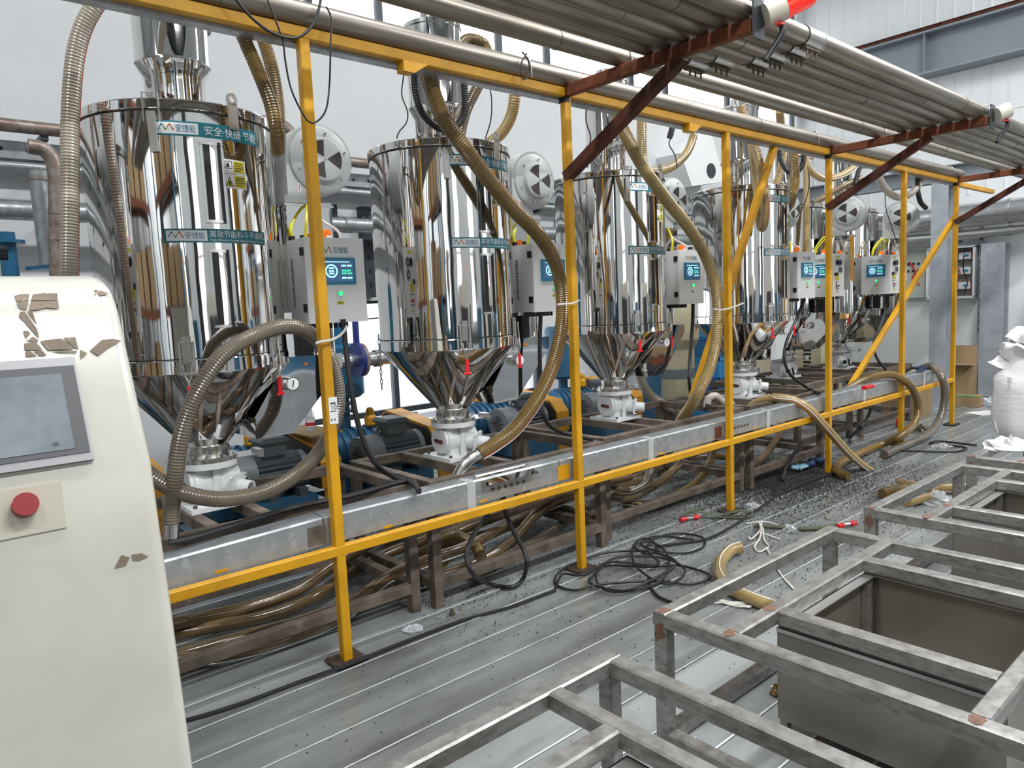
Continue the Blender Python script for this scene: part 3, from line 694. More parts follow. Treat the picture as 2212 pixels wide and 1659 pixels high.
            mb = MB(); wrap(mb, [(0.015, 0.025), (0.028, 0.025), (0.028, 0.036), (0.024, 0.045), (0.018, 0.045), (0.015, 0.036)], [(0, 1, 2, 3, 4, 5)], p, z0, RH + 0.0028); mb.build('operator_mark', 'black_print', st, smooth=False)
    # top latch
    def local(phi, z):
        n = Vector((math.sin(phi), -math.cos(phi), 0)); s = Vector((math.cos(phi), math.sin(phi), 0)); return n, s, Vector((0, 0, z))
    n, s, zz = local(R(-31), 0)
    def at(n, s, r, u, z): return n * r + s * u + Vector((0, 0, z))
    la = MB().bar(at(n, s, RH + 0.012, 0, 2.30), at(n, s, RH + 0.022, 0, 2.46), 0.034, 0.012, 0.003, n).build('top_latch', 'steel', t)
    mb = MB(); mb.sweep([at(n, s, RH + 0.016, -0.03, 2.42), at(n, s, RH + 0.016, -0.03, 2.535), at(n, s, RH + 0.016, 0.03, 2.535), at(n, s, RH + 0.016, 0.03, 2.42)], 0.004, 6); mb.build('latch_wire', 'steel', la)
    part('latch_hook', 'steel', la, ('bar', at(n, s, RH + 0.0, 0, 2.527), at(n, s, RH + 0.02, 0, 2.527), 0.03, 0.012))
    # lifting lug
    n, s, zz = local(R(14.5), 0)
    lg = MB().bar(at(n, s, RH + 0.004, 0, 2.418), at(n, s, RH + 0.004, 0, 2.53), 0.05, 0.008, 0.002, n).build('lifting_lug', 'steel', t)
    mb = MB(); mb.annulus(at(n, s, RH + 0.0, 0, 2.545), at(n, s, RH + 0.008, 0, 2.545), 0.027, 0.014, 20); mb.build('lug_eye', 'steel', lg)
    # bottom toggle latches with red grips
    for ph in (-24, 31):
        n, s, zz = local(R(ph), 0)
        lt = MB().bar(at(n, s, RH + 0.01, 0, 1.425), at(n, s, RH + 0.01, 0, 1.535), 0.036, 0.014, 0.003, n).build('toggle_latch', 'steel', t)
        mb = MB(); mb.sweep([at(n, s, RH + 0.03, -0.026, 1.37), at(n, s, RH + 0.022, -0.026, 1.51), at(n, s, RH + 0.022, 0.026, 1.51), at(n, s, RH + 0.03, 0.026, 1.37)], 0.005, 8); mb.build('latch_loop', 'steel', lt)
        mb = MB(); mb.bar(at(n, s, RH + 0.028, -0.035, 1.375), at(n, s, RH + 0.028, 0.035, 1.375), 0.012, 0.012); mb.build('latch_bar', 'steel', lt)
        mb = MB()
        for sgn in (-1, 1): mb.sweep(catmull([at(n, s, RH + 0.03, 0.018 * sgn, 1.415), at(n, s, RH + 0.036, 0.014 * sgn, 1.37), at(n, s, RH + 0.034, 0.003 * sgn, 1.345), at(n, s, RH + 0.034, 0.002 * sgn, 1.315)], 0.015), 0.004, 6)
        mb.build('lever_rods', 'steel', lt)
        mb = MB(); mb.bar(at(n, s, RH + 0.034, 0, 1.248), at(n, s, RH + 0.034, 0, 1.325), 0.018, 0.014, 0.004, n); mb.build('red_grip', 'red', lt)
        mb = MB(); mb.bar(at(n, s, RH + 0.034, -0.022, 1.245), at(n, s, RH + 0.034, 0.022, 1.245), 0.014, 0.012, 0.003); mb.build('grip_foot', 'red', lt)
    # hot air inlet duct beside the cone, heater column and bracket behind the cabinet
    dk = MB().prism([(0.36, 1.40), (0.66, 1.40), (0.655, 1.33), (0.36, 1.02), (0.17, 1.02), (0.17, 1.12)], 'y', -0.19, 0.08).build('air_inlet_duct', 'mirror', t, smooth=False)
    mb = MB(); g0 = Vector((0.36, -0.19, 1.271)); gd = Vector((-0.1, -1, 0)).normalized()
    mb.cyl(g0, g0 + gd * 0.05, 0.034, 24); gg = mb.build('thermometer', 'steel', dk)
    part('dial', 'white_print', gg, ('cyl', g0 + gd * 0.05, g0 + gd * 0.052, 0.029, 24))
    part('needle', 'black_print', gg, ('bar', g0 + gd * 0.053 + Vector((0.004, 0, 0.018)), g0 + gd * 0.053 + Vector((-0.002, 0, -0.016)), 0.004, 0.002, 0.0))
    part('port_plug', 'orange_print', dk, ('cyl', (0.45, -0.19, 1.36), (0.45, -0.205, 1.36), 0.008, 10))
    part('heater_column', 'mirror', t, ('lathe', [(0.105, 1.38), (0.105, 1.72)], (0.60, 0.0), 40))
    hb = part('heater_box', 'mirror', t, ('box', (0.45, -0.105, 1.70), (0.70, 0.10, 2.165)), smooth=False)
    part('heater_box_lid', 'steel', hb, ('box', (0.44, -0.108, 2.155), (0.71, 0.11, 2.167)))
    part('cabinet_bracket', 'steel', t, ('box', (0.39, -0.1085, 1.62), (0.73, -0.1055, 1.96)))
    part('side_pipe', 'mirror', t, ('cyl', (0.45, 0.25, 1.30), (0.45, 0.25, 2.30), 0.05, 24))
    mb = MB(); mb.sweep(catmull([(0.45, 0.25, 2.28), (0.45, 0.25, 2.38), (0.40, 0.22, 2.43), (0.30, 0.16, 2.44)], 0.02), 0.05, 20); mb.build('side_elbow', 'steel', t)
    cg = part('inspection_box', 'black_plastic', dk, ('box', (0.43, -0.19, 1.402), (0.49, -0.12, 1.54)))
    return t

def make_cabinet():
    x0, x1, y0, y1, z0, z1 = 0.435, 0.752, -0.31, -0.109, 1.562, 1.976
    t = thing('control_cabinet', '', 'control cabinet', ((x0 + x1) / 2, (y0 + y1) / 2, z0))
    part('enclosure', 'cab_side', t, ('box', (x0, y0 + 0.018, z0), (x1, y1, z1)), smooth=False)
    dr = part('door', 'white_paint', t, ('box', (x0 - 0.002, y0, z0 - 0.002), (x1 + 0.002, y0 + 0.016, z1 + 0.002)), smooth=False)
    for z in (z0 + 0.055, z1 - 0.085):
        part('hinge', 'black_plastic', t, ('box', (x0 - 0.008, y0 + 0.012, z), (x0 - 0.001, y0 + 0.045, z + 0.04)))
    for k in range(26):
        part('vent_slot', 'black', t, ('box', (x0 - 0.0012, y1 - 0.06, z0 + 0.08 + k * 0.0095), (x0 + 0.001, y1 - 0.035, z0 + 0.084 + k * 0.0095)), smooth=False)
    f = y0 - 0.0002
    bz = part('screen_bezel', 'cyan_frame', dr, ('box', (x0 + 0.062, f - 0.009, z0 + 0.186), (x0 + 0.262, f + 0.001, z0 + 0.318)))
    a, b, c, d = x0 + 0.076, x0 + 0.248, z0 + 0.200, z0 + 0.304
    part('screen', 'screen', dr, ('box', (a, f - 0.0105, c), (b, f - 0.009, d)), smooth=False)
    cxm = a + (b - a) * 0.30; czm = (c + d) / 2
    part('screen_gauge', 'screen_cyan', dr, ('annulus', (cxm, f - 0.0105, czm), (cxm, f - 0.0115, czm), 0.034, 0.026, 24))
    for dz in (0.010, -0.004, -0.016): part('screen_digit', 'screen_cyan', dr, ('box', (cxm - 0.014, f - 0.0115, czm + dz), (cxm + 0.014, f - 0.0105, czm + dz + 0.008)), smooth=False)
    part('screen_title', 'screen_cyan', dr, ('box', (a + 0.01, f - 0.0115, d - 0.009), (b - 0.02, f - 0.0105, d - 0.005)), smooth=False)
    for k, (mm, h0) in enumerate((('screen_cyan', 0.074), ('screen_green', 0.050), ('screen_green', 0.036), ('screen_cyan', 0.014))):
        for j in range(1 if mm == 'screen_green' and k == 1 else 2):
            part('screen_field', mm, dr, ('box', (a + (b - a) * (0.62 + 0.18 * j), f - 0.0115, c + h0), (a + (b - a) * (0.77 + 0.18 * j) + (0.025 if k == 1 else 0), f - 0.0105, c + h0 + 0.009)), smooth=False)
    part('start_button', 'steel', dr, ('cyl', (x0 + 0.170, f + 0.001, z0 + 0.142), (x0 + 0.170, f - 0.008, z0 + 0.142), 0.014, 20))
    part('green_lamp', 'green_lamp', dr, ('cyl', (x0 + 0.170, f - 0.008, z0 + 0.142), (x0 + 0.170, f - 0.012, z0 + 0.142), 0.011, 20))
    nt = part('name_tag', 'sticker', dr, ('box', (x0 + 0.152, f - 0.001, z0 + 0.088), (x0 + 0.190, f + 0.001, z0 + 0.103)))
    mb = MB(); v, ff = fit_text('设备停止', x0 + 0.156, x0 + 0.186, z0 + 0.0915, z0 + 0.0995); mb.add([(q[0], f - 0.0016, q[1]) for q in v], ff); mb.build('tag_lettering', 'black_print', dr, smooth=False)
    mb = MB(); v, ff = fit_text('安捷能', x0 + 0.150, x0 + 0.232, z0 + 0.340, z0 + 0.372); mb.add([(q[0], f - 0.0012, q[1]) for q in v], ff); mb.build('lettering', 'teal_print', dr, smooth=False)
    def pl(mb, vs, fs): mb.add([(q[0], f - 0.0012, q[1]) for q in vs], fs)
    logo(dr, pl, x0 + 0.085, z0 + 0.342, 0.056, 0.030)
    # right side: fans, isolator knob, breaker
    X = x1 + 0.0005
    for zf in (z0 + 0.255, z0 + 0.325):
        part('fan_guard', 'steel', t, ('annulus', (X, y1 - 0.075, zf), (X + 0.006, y1 - 0.075, zf), 0.036, 0.030, 24))
        part('fan_rotor', 'darkgrey', t, ('annulus', (X, y1 - 0.075, zf), (X + 0.004, y1 - 0.075, zf), 0.024, 0.012, 20))
    kn = part('isolator_knob', 'black_plastic', t, ('cyl', (X, y0 + 0.075, z0 + 0.325), (X + 0.035, y0 + 0.075, z0 + 0.325), 0.026, 20))
    part('isolator_plate', 'steel', kn, ('cyl', (X, y0 + 0.075, z0 + 0.325), (X + 0.006, y0 + 0.075, z0 + 0.325), 0.034, 20))
    part('door_lock', 'black_plastic', t, ('box', (X, y0 + 0.03, z0 + 0.20), (X + 0.022, y0 + 0.06, z0 + 0.228)))
    part('side_sticker', 'sticker', t, ('box', (X, y0 + 0.05, z0 + 0.155), (X + 0.001, y0 + 0.11, z0 + 0.205)))
    part('side_sticker', 'sticker', t, ('box', (X, y0 + 0.06, z0 + 0.372), (X + 0.001, y0 + 0.12, z0 + 0.392)))
    bk = part('breaker_window', 'black_plastic', t, ('box', (X, y0 + 0.055, z0 + 0.075), (X + 0.004, y0 + 0.105, z0 + 0.14)))
    part('breaker_body', 'white_print', bk, ('box', (X + 0.004, y0 + 0.06, z0 + 0.08), (X + 0.006, y0 + 0.10, z0 + 0.135)))
    part('breaker_toggle', 'red', bk, ('box', (X + 0.006, y0 + 0.062, z0 + 0.095), (X + 0.016, y0 + 0.098, z0 + 0.110)))
    part('side_sticker', 'sticker', t, ('box', (X, y0 + 0.07, z0 + 0.035), (X + 0.001, y0 + 0.095, z0 + 0.05)))
    # on top and below
    mb = MB(); mb.lathe([(0.028, z1), (0.028, z1 + 0.03), (0.02, z1 + 0.05), (0.0005, z1 + 0.055)], (x0 + 0.17, -0.21), 20); mb.build('orange_beacon', 'orange_lamp', t)
    part('beacon_label', 'white_print', t, ('box', (x0 + 0.155, -0.242, z1 + 0.004), (x0 + 0.185, -0.239, z1 + 0.02)))
    mb = MB(); mb.sweep(catmull([(x0 + 0.06, -0.20, z1), (x0 + 0.07, -0.20, z1 + 0.08), (x0 + 0.11, -0.14, z1 + 0.17), (x0 + 0.14, -0.09, z1 + 0.19)], 0.012), 0.008, 8); mb.build('yellow_conduit', 'yellow_cable', t)
    mb = MB(); mb.sweep(catmull([(x0 + 0.03, -0.12, z1), (x0 + 0.03, -0.11, z1 + 0.07), (x0 + 0.08, -0.09, z1 + 0.14), (x0 + 0.13, -0.08, z1 + 0.18)], 0.012), 0.008, 8); mb.build('yellow_conduit', 'yellow_cable', t)
    mb = MB(); mb.sweep(catmull([(x0 + 0.25, -0.21, z1), (x0 + 0.24, -0.20, z1 + 0.05), (x0 + 0.20, -0.12, z1 + 0.11), (x0 + 0.19, -0.08, z1 + 0.17)], 0.012), 0.007, 8); mb.build('white_cable', 'white_cable', t)
    for xx in (0.06, 0.03, 0.25): part('gland', 'black_plastic', t, ('cyl', (x0 + xx, -0.17 if xx != 0.03 else -0.12, z1), (x0 + xx, -0.17 if xx != 0.03 else -0.12, z1 + 0.025), 0.013, 10))
    for k in range(8): part('cable_gland', 'black_plastic', t, ('cyl', (x0 + 0.06 + 0.03 * k, -0.17, z0), (x0 + 0.06 + 0.03 * k, -0.17, z0 - 0.03), 0.011, 10))
    return t

def make_blower():
    c = Vector((0.648, -0.14, 2.388)); r = 0.172
    t = thing('blower', '', 'blower', (0.60, 0.0, 2.167))
    # spiral casing with the outlet going straight down on its left
    pts = []
    for k in range(41):
        a = R(-90) + R(270) * k / 40
        rr = r * (1.0 + 0.10 * k / 40)
        pts.append((c.x + rr * math.cos(a), c.z + rr * math.sin(a)))
    xl = pts[-1][0]
    pts += [(xl, 2.205), (xl - 0.02, 2.20), (xl - 0.02, 2.168), (c.x - 0.02, 2.168), (c.x - 0.02, 2.20), (c.x - 0.03, 2.21)]
    part('casing', 'blower', t, ('prism', pts, 'y', -0.12, 0.02))
    mb = MB(); ring = []
    def circ(rad, yy, n=48): return [(c.x + rad * math.cos(2 * math.pi * k / n), yy, c.z + rad * math.sin(2 * math.pi * k / n)) for k in range(n)]
    fc = MB(); fc.ring_loft([circ(0.168, -0.118), circ(0.168, -0.128), circ(0.160, -0.134), circ(0.118, -0.140), circ(0.112, -0.142), circ(0.108, -0.168), circ(0.100, -0.172), circ(0.003, -0.172)]); face = fc.build('front_cover', 'blower', t)
    for a0 in (95, 215, 335):
        vs = [(c.x + 0.012 * math.cos(R(a0 + 25)), -0.1728, c.z + 0.012 * math.sin(R(a0 + 25)))]
        n = 8
        for k in range(n + 1):
            a = R(a0 - 4 + 58 * k / n); vs.append((c.x + 0.094 * math.cos(a), -0.1728, c.z + 0.094 * math.sin(a)))
        mb = MB(); mb.add(vs + [(q[0], -0.170, q[2]) for q in vs], [tuple(range(n + 2))] + [(i, (i + 1) % (n + 2), (i + 1) % (n + 2) + n + 2, i + n + 2) for i in range(n + 2)])
        mb.build('intake_grille', 'mesh_dark', face, smooth=False)
    for k in range(6):
        a = R(20 + 60 * k); p = Vector((c.x + 0.135 * math.cos(a), -0.139, c.z + 0.135 * math.sin(a)))
        part('cover_bolt', 'steel', face, ('cyl', p, p + Vector((0, -0.008, 0)), 0.006, 8))
    part('hub_bolt', 'steel', face, ('cyl', (c.x, -0.172, c.z), (c.x, -0.178, c.z), 0.006, 8))
    part('flow_sticker', 'white_print', t, ('box', (c.x - 0.135, -0.1215, 2.225), (c.x - 0.120, -0.12, 2.265)))
    part('flow_arrow', 'red_print', t, ('box', (c.x - 0.130, -0.1225, 2.23), (c.x - 0.125, -0.1215, 2.26)))
    part('blue_tag', 'blue_print', face, ('box', (c.x + 0.0, -0.158, c.z - 0.110), (c.x + 0.012, -0.146, c.z - 0.098)))
    mo = part('motor', 'blower', t, ('cyl', (c.x, 0.02, c.z), (c.x, 0.20, c.z), 0.075, 24))
    part('fan_cowl', 'darkgrey', mo, ('cyl', (c.x, 0.20, c.z), (c.x, 0.235, c.z), 0.072, 24))
    part('foot', 'steel', t, ('box', (0.45, -0.105, 2.1675), (0.70, 0.09, 2.178)))
    return t

def make_valve():
    t = thing('rotary_valve', '', 'rotary valve', (0, 0, 0.70))
    bp = part('base_plate', 'valve', t, ('box', (-0.14, -0.14, 0.70), (0.14, 0.14, 0.722)))
    for sx in (-1, 1):
        for sy in (-1, 1): part('bolt', 'bolt', bp, ('cyl', (sx * 0.115, sy * 0.115, 0.722), (sx * 0.115, sy * 0.115, 0.736), 0.010, 8))
    part('pedestal', 'valve', t, ('prism', [(-0.085, 0.722), (0.085, 0.722), (0.075, 0.78), (0.075, 0.87), (0.10, 0.90), (-0.10, 0.90), (-0.075, 0.87), (-0.075, 0.78)], 'y', -0.07, 0.07))
    part('rotor_housing', 'valve', t, ('cyl', (-0.095, 0, 0.815), (0.095, 0, 0.815), 0.088, 36))
    part('end_cover', 'valve', t, ('cyl', (-0.115, 0, 0.815), (-0.095, 0, 0.815), 0.078, 32))
    part('end_cover', 'valve', t, ('cyl', (0.095, 0, 0.815), (0.125, 0, 0.815), 0.078, 32))
    for dy in (-0.07, -0.025, 0.02): part('stiffening_rib', 'valve', t, ('prism', [(-0.02, 0.722), (0.02, 0.722), (0.012, 0.905), (-0.012, 0.905)], 'y', dy - 0.025, dy - 0.012))
    part('top_flange', 'valve', t, ('lathe', [(0.06, 0.895), (0.135, 0.895), (0.135, 0.9245), (0.06, 0.9245)], (0, 0), 40))
    tf = t
    for k in range(8):
        a = R(22.5 + 45 * k); part('flange_bolt', 'steel', t, ('cyl', (0.118 * math.cos(a), 0.118 * math.sin(a), 0.9245), (0.118 * math.cos(a), 0.118 * math.sin(a), 0.953), 0.008, 8))
    d = Vector((0.55, -0.80, -0.10)).normalized(); p = Vector((0.05, -0.07, 0.80)); sd = d.cross(Vector((0, 0, 1))).normalized()
    ol = MB().cyl(p, p + d * 0.06, 0.05, 24).build('outlet_boss', 'valve', t)
    mb = MB(); mb.bar(p + d * 0.06, p + d * 0.075, 0.12, 0.12, 0.008, (0, 0, 1)); mb.build('outlet_flange', 'valve', ol)
    mb = MB(); q = p + d * 0.075
    x = sd; yv = x.cross(d)
    def rg(c_, r_): return [c_ + x * (r_ * math.cos(2 * math.pi * k / 24)) + yv * (r_ * math.sin(2 * math.pi * k / 24)) for k in range(24)]
    mb.ring_loft([rg(q, 0.038), rg(q + d * 0.065, 0.036), rg(q + d * 0.065, 0.028), rg(q + d * 0.01, 0.028)]); mb.build('outlet_nozzle', 'valve', ol)
    part('nozzle_bore', 'darkgrey', ol, ('cyl', q + d * 0.002, q + d * 0.012, 0.028, 20))
    for u in (-0.047, 0.047):
        for v in (-0.047, 0.047): part('bolt', 'steel', ol, ('cyl', q + sd * u + Vector((0, 0, v)), q + sd * u + Vector((0, 0, v)) + d * 0.008, 0.006, 8))
    part('lever', 'black_plastic', t, ('bar', q - sd * 0.075 + Vector((0, 0, -0.055)), q - sd * 0.055 + Vector((0, 0, 0.03)), 0.012, 0.02))
    gp = part('slide_gate', 'steel', t, ('box', (-0.06, -0.075, 0.919), (0.24, 0.075, 0.924)))
    part('gate_handle', 'steel', gp, ('box', (0.23, -0.045, 0.90), (0.26, 0.045, 0.94)))
    part('oil_plug', 'rust', t, ('bar', (-0.118, -0.04, 0.81), (-0.118, 0.03, 0.815), 0.018, 0.02))
    return t

protos = (make_hopper(), make_cabinet(), make_blower(), make_valve())
LBL_H = ['mirror polished hopper dryer standing left of the frame, partly out of view', 'nearest and largest mirror polished hopper dryer beside the ivory console', 'second mirror polished hopper dryer, crossed by a long amber hose',
         'third mirror polished hopper dryer, behind the second yellow post', 'fourth mirror polished hopper dryer, behind the third yellow post and diagonal brace', 'fifth mirror polished hopper dryer, half hidden behind cabinets', 'farthest mirror polished hopper dryer near the end wall']
LBL_C = ['white control cabinet cut by the left picture edge above the console', 'white control cabinet of the nearest hopper behind the first yellow post', 'white control cabinet of the second hopper partly covered by the amber hose',
         'white control cabinet of the third hopper left of the third yellow post', 'white control cabinet of the fourth hopper with its green lamp lit', 'white control cabinet turned sideways behind the fourth yellow post', 'farthest white control cabinet, just left of the fifth yellow post']
LBL_B = ['round grey blower cut by the left picture edge', 'round grey blower behind the first yellow post', 'round grey blower right of the second hopper', 'round grey blower right of the third hopper, behind a hose', 'round grey blower half hidden right of the fourth hopper',
         'round grey blower behind the fourth yellow post', 'farthest round grey blower behind the fifth yellow post']
LBL_V = ['white rotary valve under the hopper that stands left out of view', 'white rotary valve under the nearest hopper, behind the hose loop', 'white rotary valve under the second hopper', 'white rotary valve under the third hopper', 'white rotary valve under the fourth hopper', 'white rotary valve under the fifth hopper', 'white rotary valve under the farthest hopper']
GRP = ['hopper dryers in a row', 'control cabinets of the dryers', 'blowers of the dryers', 'rotary valves under the hoppers']
offs = [Vector((0, 0, 0)), Vector(protos[1].location), Vector(protos[2].location), Vector(protos[3].location)]
for i, (x, y, z) in enumerate(HP):
    rz = R(HR[i]); rot = Matrix.Rotation(rz, 3, 'Z')
    for k, pr in enumerate(protos):
        rz = R(HRC[k]) if (i > 4 and k in HRC) else R(HR[i]); rot = Matrix.Rotation(rz, 3, 'Z')
        o = pr if i == 0 else copy_tree(pr)
        off = rot @ offs[k]
        o.location = Vector((x, y, 0)) + off
        o.rotation_euler = (0, 0, rz)
        o['label'] = (LBL_H, LBL_C, LBL_B, LBL_V)[k][i]; o['group'] = GRP[k]

# ------------------------------------------------------------------ stands below the hoppers
def stand(label, x0, x1, y0, y1, hx, hy, zt=0.70, rot=0, m='stand', low=0.13):
    s = 0.055; t = thing('steel_stand', label, 'stand', ((x0 + x1) / 2, (y0 + y1) / 2, 0), 'brown steel stands under the hoppers')
    h = s / 2
    for x in (x0 + h, x1 - h):
        for y in (y0 + h, y1 - h):
            part('leg', m, t, ('bar', (x, y, 0.0), (x, y, zt - s), s, s))
    for y in (y0 + h, y1 - h):
        part('top_bar', m, t, ('bar', (x0, y, zt - h), (x1, y, zt - h), s, s))
        part('bottom_bar', m, t, ('bar', (x0 + s, y, low), (x1 - s, y, low), s * 0.9, s))
    for x in (x0 + h, x1 - h):
        part('side_bar', m, t, ('bar', (x, y0 + s, zt - h), (x, y1 - s, zt - h), s, s))
        part('bottom_bar', m, t, ('bar', (x, y0 + s, low), (x, y1 - s, low), s, s))
    for dx in (-0.125, 0.125):
        part('cross_bar', m, t, ('bar', (hx + dx, y0 + s, zt - h), (hx + dx, y1 - s, zt - h), s, s))
    return t
SL = ['brown steel stand under the nearest hopper, beside the ivory console', 'brown steel stand under the second hopper', 'brown steel stand under the third hopper', 'brown steel stand under the fourth hopper, above the black pellets', 'brown steel stand under the fifth hopper', 'brown steel stand under the farthest hopper']
SP = [(0.45, 2.055, 0.24, 1.06), (2.115, 3.50, 0.19, 1.06), (3.57, 5.28, 0.26, 1.12), (5.33, 6.62, 0.23, 1.10), (6.75, 7.95, 0.55, 1.55), (8.05, 9.45, 0.50, 1.45)]
for i, (a, b, c, d) in enumerate(SP): stand(SL[i], a, b, c, d, HP[i + 1][0], HP[i + 1][1])
stand('brown steel stand of the dryer left out of view behind the console', -1.1, 0.40, 0.24, 1.06, HP[0][0], HP[0][1])

# ------------------------------------------------------------------ galvanised cable trunking behind the rail
t = thing('cable_trunking', 'long galvanised sheet trunking resting behind the yellow lower rail', 'cable trunking', (4.5, 0.12, 0.555))
secs = [(0.30, 1.44, -0.035), (1.44, 2.28, 0.0), (2.28, 2.95, 0.0), (2.95, 4.62, 0.0), (4.62, 6.2, 0.0), (6.2, 7.82, 0.002), (7.82, 9.1, 0.004)]
for i, (a, b, dz) in enumerate(secs):
    z0 = 0.558; z1 = 0.688
    sec = [(0.06, z0), (0.175, z0), (0.175, z1), (0.068, z1), (0.060, z1 - 0.008)]
    mb = MB(); mb.ring_loft([[(a + 0.004, q[0], q[1] + dz) for q in sec], [(b - 0.002, q[0], q[1]) for q in sec]])
    so = mb.build('trunking_section', 'galv', t)
    if i in (2, 4):
        for k in range(6): part('screw', 'bolt', so, ('cyl', (a + 0.16 + 0.045 * k, 0.0605, 0.615), (a + 0.16 + 0.045 * k, 0.052, 0.615), 0.009, 10))
for x, mm in ((1.36, 'gap_dark'), (2.94, 'yellow'), (4.56, 'rust_light')): part('paint_or_gap_patch', mm, t, ('box', (x, 0.0585, 0.566), (x + 0.09, 0.0595, 0.655)))  # first patch: dark of an open gap laid on as brown colour
for x in (0.95, 1.75, 2.35, 3.9, 5.1, 7.2, 8.6): part('yellow_paint_patch', 'yellow', t, ('box', (x, 0.0587, 0.559), (x + 0.05, 0.0597, 0.572)))
lidp = thing('cover_plate', 'loose bent stainless cover plate lying on the trunking below the second hopper', 'plate', (2.55, 0.06, 0.69))
part('plate', 'mirror', lidp, ('prism', [(0.012, 0.66), (0.016, 0.656), (0.115, 0.694), (0.115, 0.70)], 'x', 2.36, 2.74), smooth=False)
part('upturned_lip', 'steel', lidp, ('box', (2.36, 0.113, 0.694), (2.74, 0.118, 0.722)), smooth=False)
# clear tape round trunking and rail
for i, x in enumerate((2.26, 3.78, 5.28, 7.05, 8.55)):
    mb = MB(); mb.ring_loft([[(x + d_, 0.056, 0.545), (x + d_, 0.054, 0.69), (x + d_, 0.12, 0.694), (x + d_ + 0.01, 0.12, 0.692), (x + d_ + 0.01, 0.0575, 0.688), (x + d_ + 0.01, 0.058, 0.545)] for d_ in (0, 0.05)], cap=False)
    single(mb, 'tape_wrap', 'tape', 'crumpled clear tape round the trunking ' + ['between the first and second yellow posts', 'between the second and third yellow posts', 'between the third and fourth yellow posts', 'between the fourth and fifth yellow posts', 'beside the fifth yellow post'][i], 'tape', 'clear tape wraps')

# ------------------------------------------------------------------ hoses
def hose(name, label, pts, r, m, pitch=0.0, rib=0.05, n=14, stripe=None, spos=0.0, group='plastic conveying hoses', cat='hose', open_end=False, step=0.02):
    if pitch:
        path = catmull(pts, pitch / 2); rad = [r * (1 + (rib if k % 2 else -rib * 0.6)) for k in range(len(path))]
    else:
        path = catmull(pts, step); rad = r
    mb = MB(); mb.sweep(path, rad, n)
    base = min((tuple(q) for q in path), key=lambda q: q[2])
    o = single(mb, name, m, label, cat, group, base=base)
    for j, (sm, ang) in enumerate(stripe or []):
        # narrow printed line following the wall of the hose
        P = catmull(pts, 0.03); prev = None; q = []
        for i in range(len(P)):
            a = P[max(0, i - 1)]; b = P[min(len(P) - 1, i + 1)]; tg = (b - a).normalized()
            view = Vector((0.35, -0.9, 0.25)); x = view - tg * view.dot(tg); x.normalize(); y = tg.cross(x)
            q.append(P[i] + (x * math.cos(R(ang)) + y * math.sin(R(ang))) * (r * 1.015))
        mb = MB(); mb.sweep(q, r * (0.04 if sm == 'red_print' else 0.10), 5); mb.build('printed_stripe', sm, o)
    return o
def cable(name, label, pts, r, m='cable', n=8, group='black cables', cat='cable', step=0.025):
    path = catmull(pts, step); mb = MB(); mb.sweep(path, r, n)
    base = min((tuple(q) for q in path), key=lambda q: q[2])
    return single(mb, name, m, label, cat, group, base=base)

hose('ribbed_hose', 'tall ribbed grey hose rising from behind the console to the rack', [(0.575, 0.448, 1.423), (0.615, 0.468, 1.815), (0.653, 0.485, 2.170), (0.684, 0.498, 2.450), (0.724, 0.472, 2.703), (0.788, 0.426, 2.862), (0.892, 0.392, 2.982), (1.012, 0.363, 3.038)], 0.034, 'pale_hose', 0.013, 0.045, stripe=[('red_print', 50)])
hose('ribbed_hose', 'ribbed smoky hose coiled in a big loop before the nearest hopper', [(0.818, 0.130, 0.792), (0.824, 0.120, 0.869), (0.829, 0.070, 0.971), (0.863, 0.040, 1.155), (0.928, 0.020, 1.314), (1.036, 0.020, 1.453), (1.182, 0.030, 1.528), (1.344, 0.070, 1.558), (1.467, 0.100, 1.517), (1.559, 0.120, 1.399), (1.596, 0.130, 1.233), (1.565, 0.130, 1.095), (1.476, 0.120, 0.979), (1.348, 0.100, 0.897), (1.187, 0.080, 0.853), (1.007, 0.070, 0.862), (0.867, 0.080, 0.912), (0.783, 0.100, 0.975), (0.703, 0.120, 1.061)], 0.0325, 'grey_hose', 0.0125, 0.05)
t = single(MB().cyl((0.820, 0.130, 0.814), (0.814, 0.140, 0.733), 0.031, 24), 'hose_pipe_end', 'steel', 'short steel pipe end at the bottom of the coiled smoky hose', 'pipe')
hose('ribbed_hose', 'long ribbed amber hose crossing the second hopper, tied to the second post', [(2.217, 0.160, 2.873), (2.220, 0.130, 2.731), (2.267, 0.110, 2.576), (2.375, 0.090, 2.436), (2.527, 0.080, 2.276), (2.705, 0.080, 2.123), (2.892, 0.090, 1.992), (3.033, 0.110, 1.838), (3.087, 0.120, 1.649), (3.069, 0.120, 1.452), (2.984, 0.120, 1.243), (2.860, 0.130, 1.064), (2.696, 0.150, 0.908), (2.564, 0.180, 0.831), (2.470, 0.200, 0.791)], 0.040, 'amber', 0.0135, 0.045, stripe=[('white_print', -50), ('red_print', -38)])
single(MB().sweep(catmull([(2.484, 0.200, 0.794), (2.414, 0.205, 0.774), (2.371, 0.215, 0.743), (2.341, 0.225, 0.701), (2.319, 0.230, 0.657)], 0.012), 0.033, 22), 'steel_elbow', 'steel', 'bent steel elbow on the lower end of the long amber hose', 'pipe')
hose('ribbed_hose', 'ribbed pale hose crossing the third hopper, tied to the third post', [(3.646, 0.160, 2.813), (3.695, 0.130, 2.686), (3.857, 0.100, 2.460), (4.082, 0.090, 2.266), (4.342, 0.100, 2.093), (4.569, 0.110, 1.879), (4.677, 0.100, 1.610), (4.670, 0.100, 1.338), (4.590, 0.110, 1.104), (4.482, 0.140, 0.916), (4.597, 0.300, 0.780), (4.709, 0.460, 0.661), (4.701, 0.500, 0.584)], 0.040, 'amber_light', 0.0135, 0.045, stripe=[('white_print', -45), ('red_print', -33)])
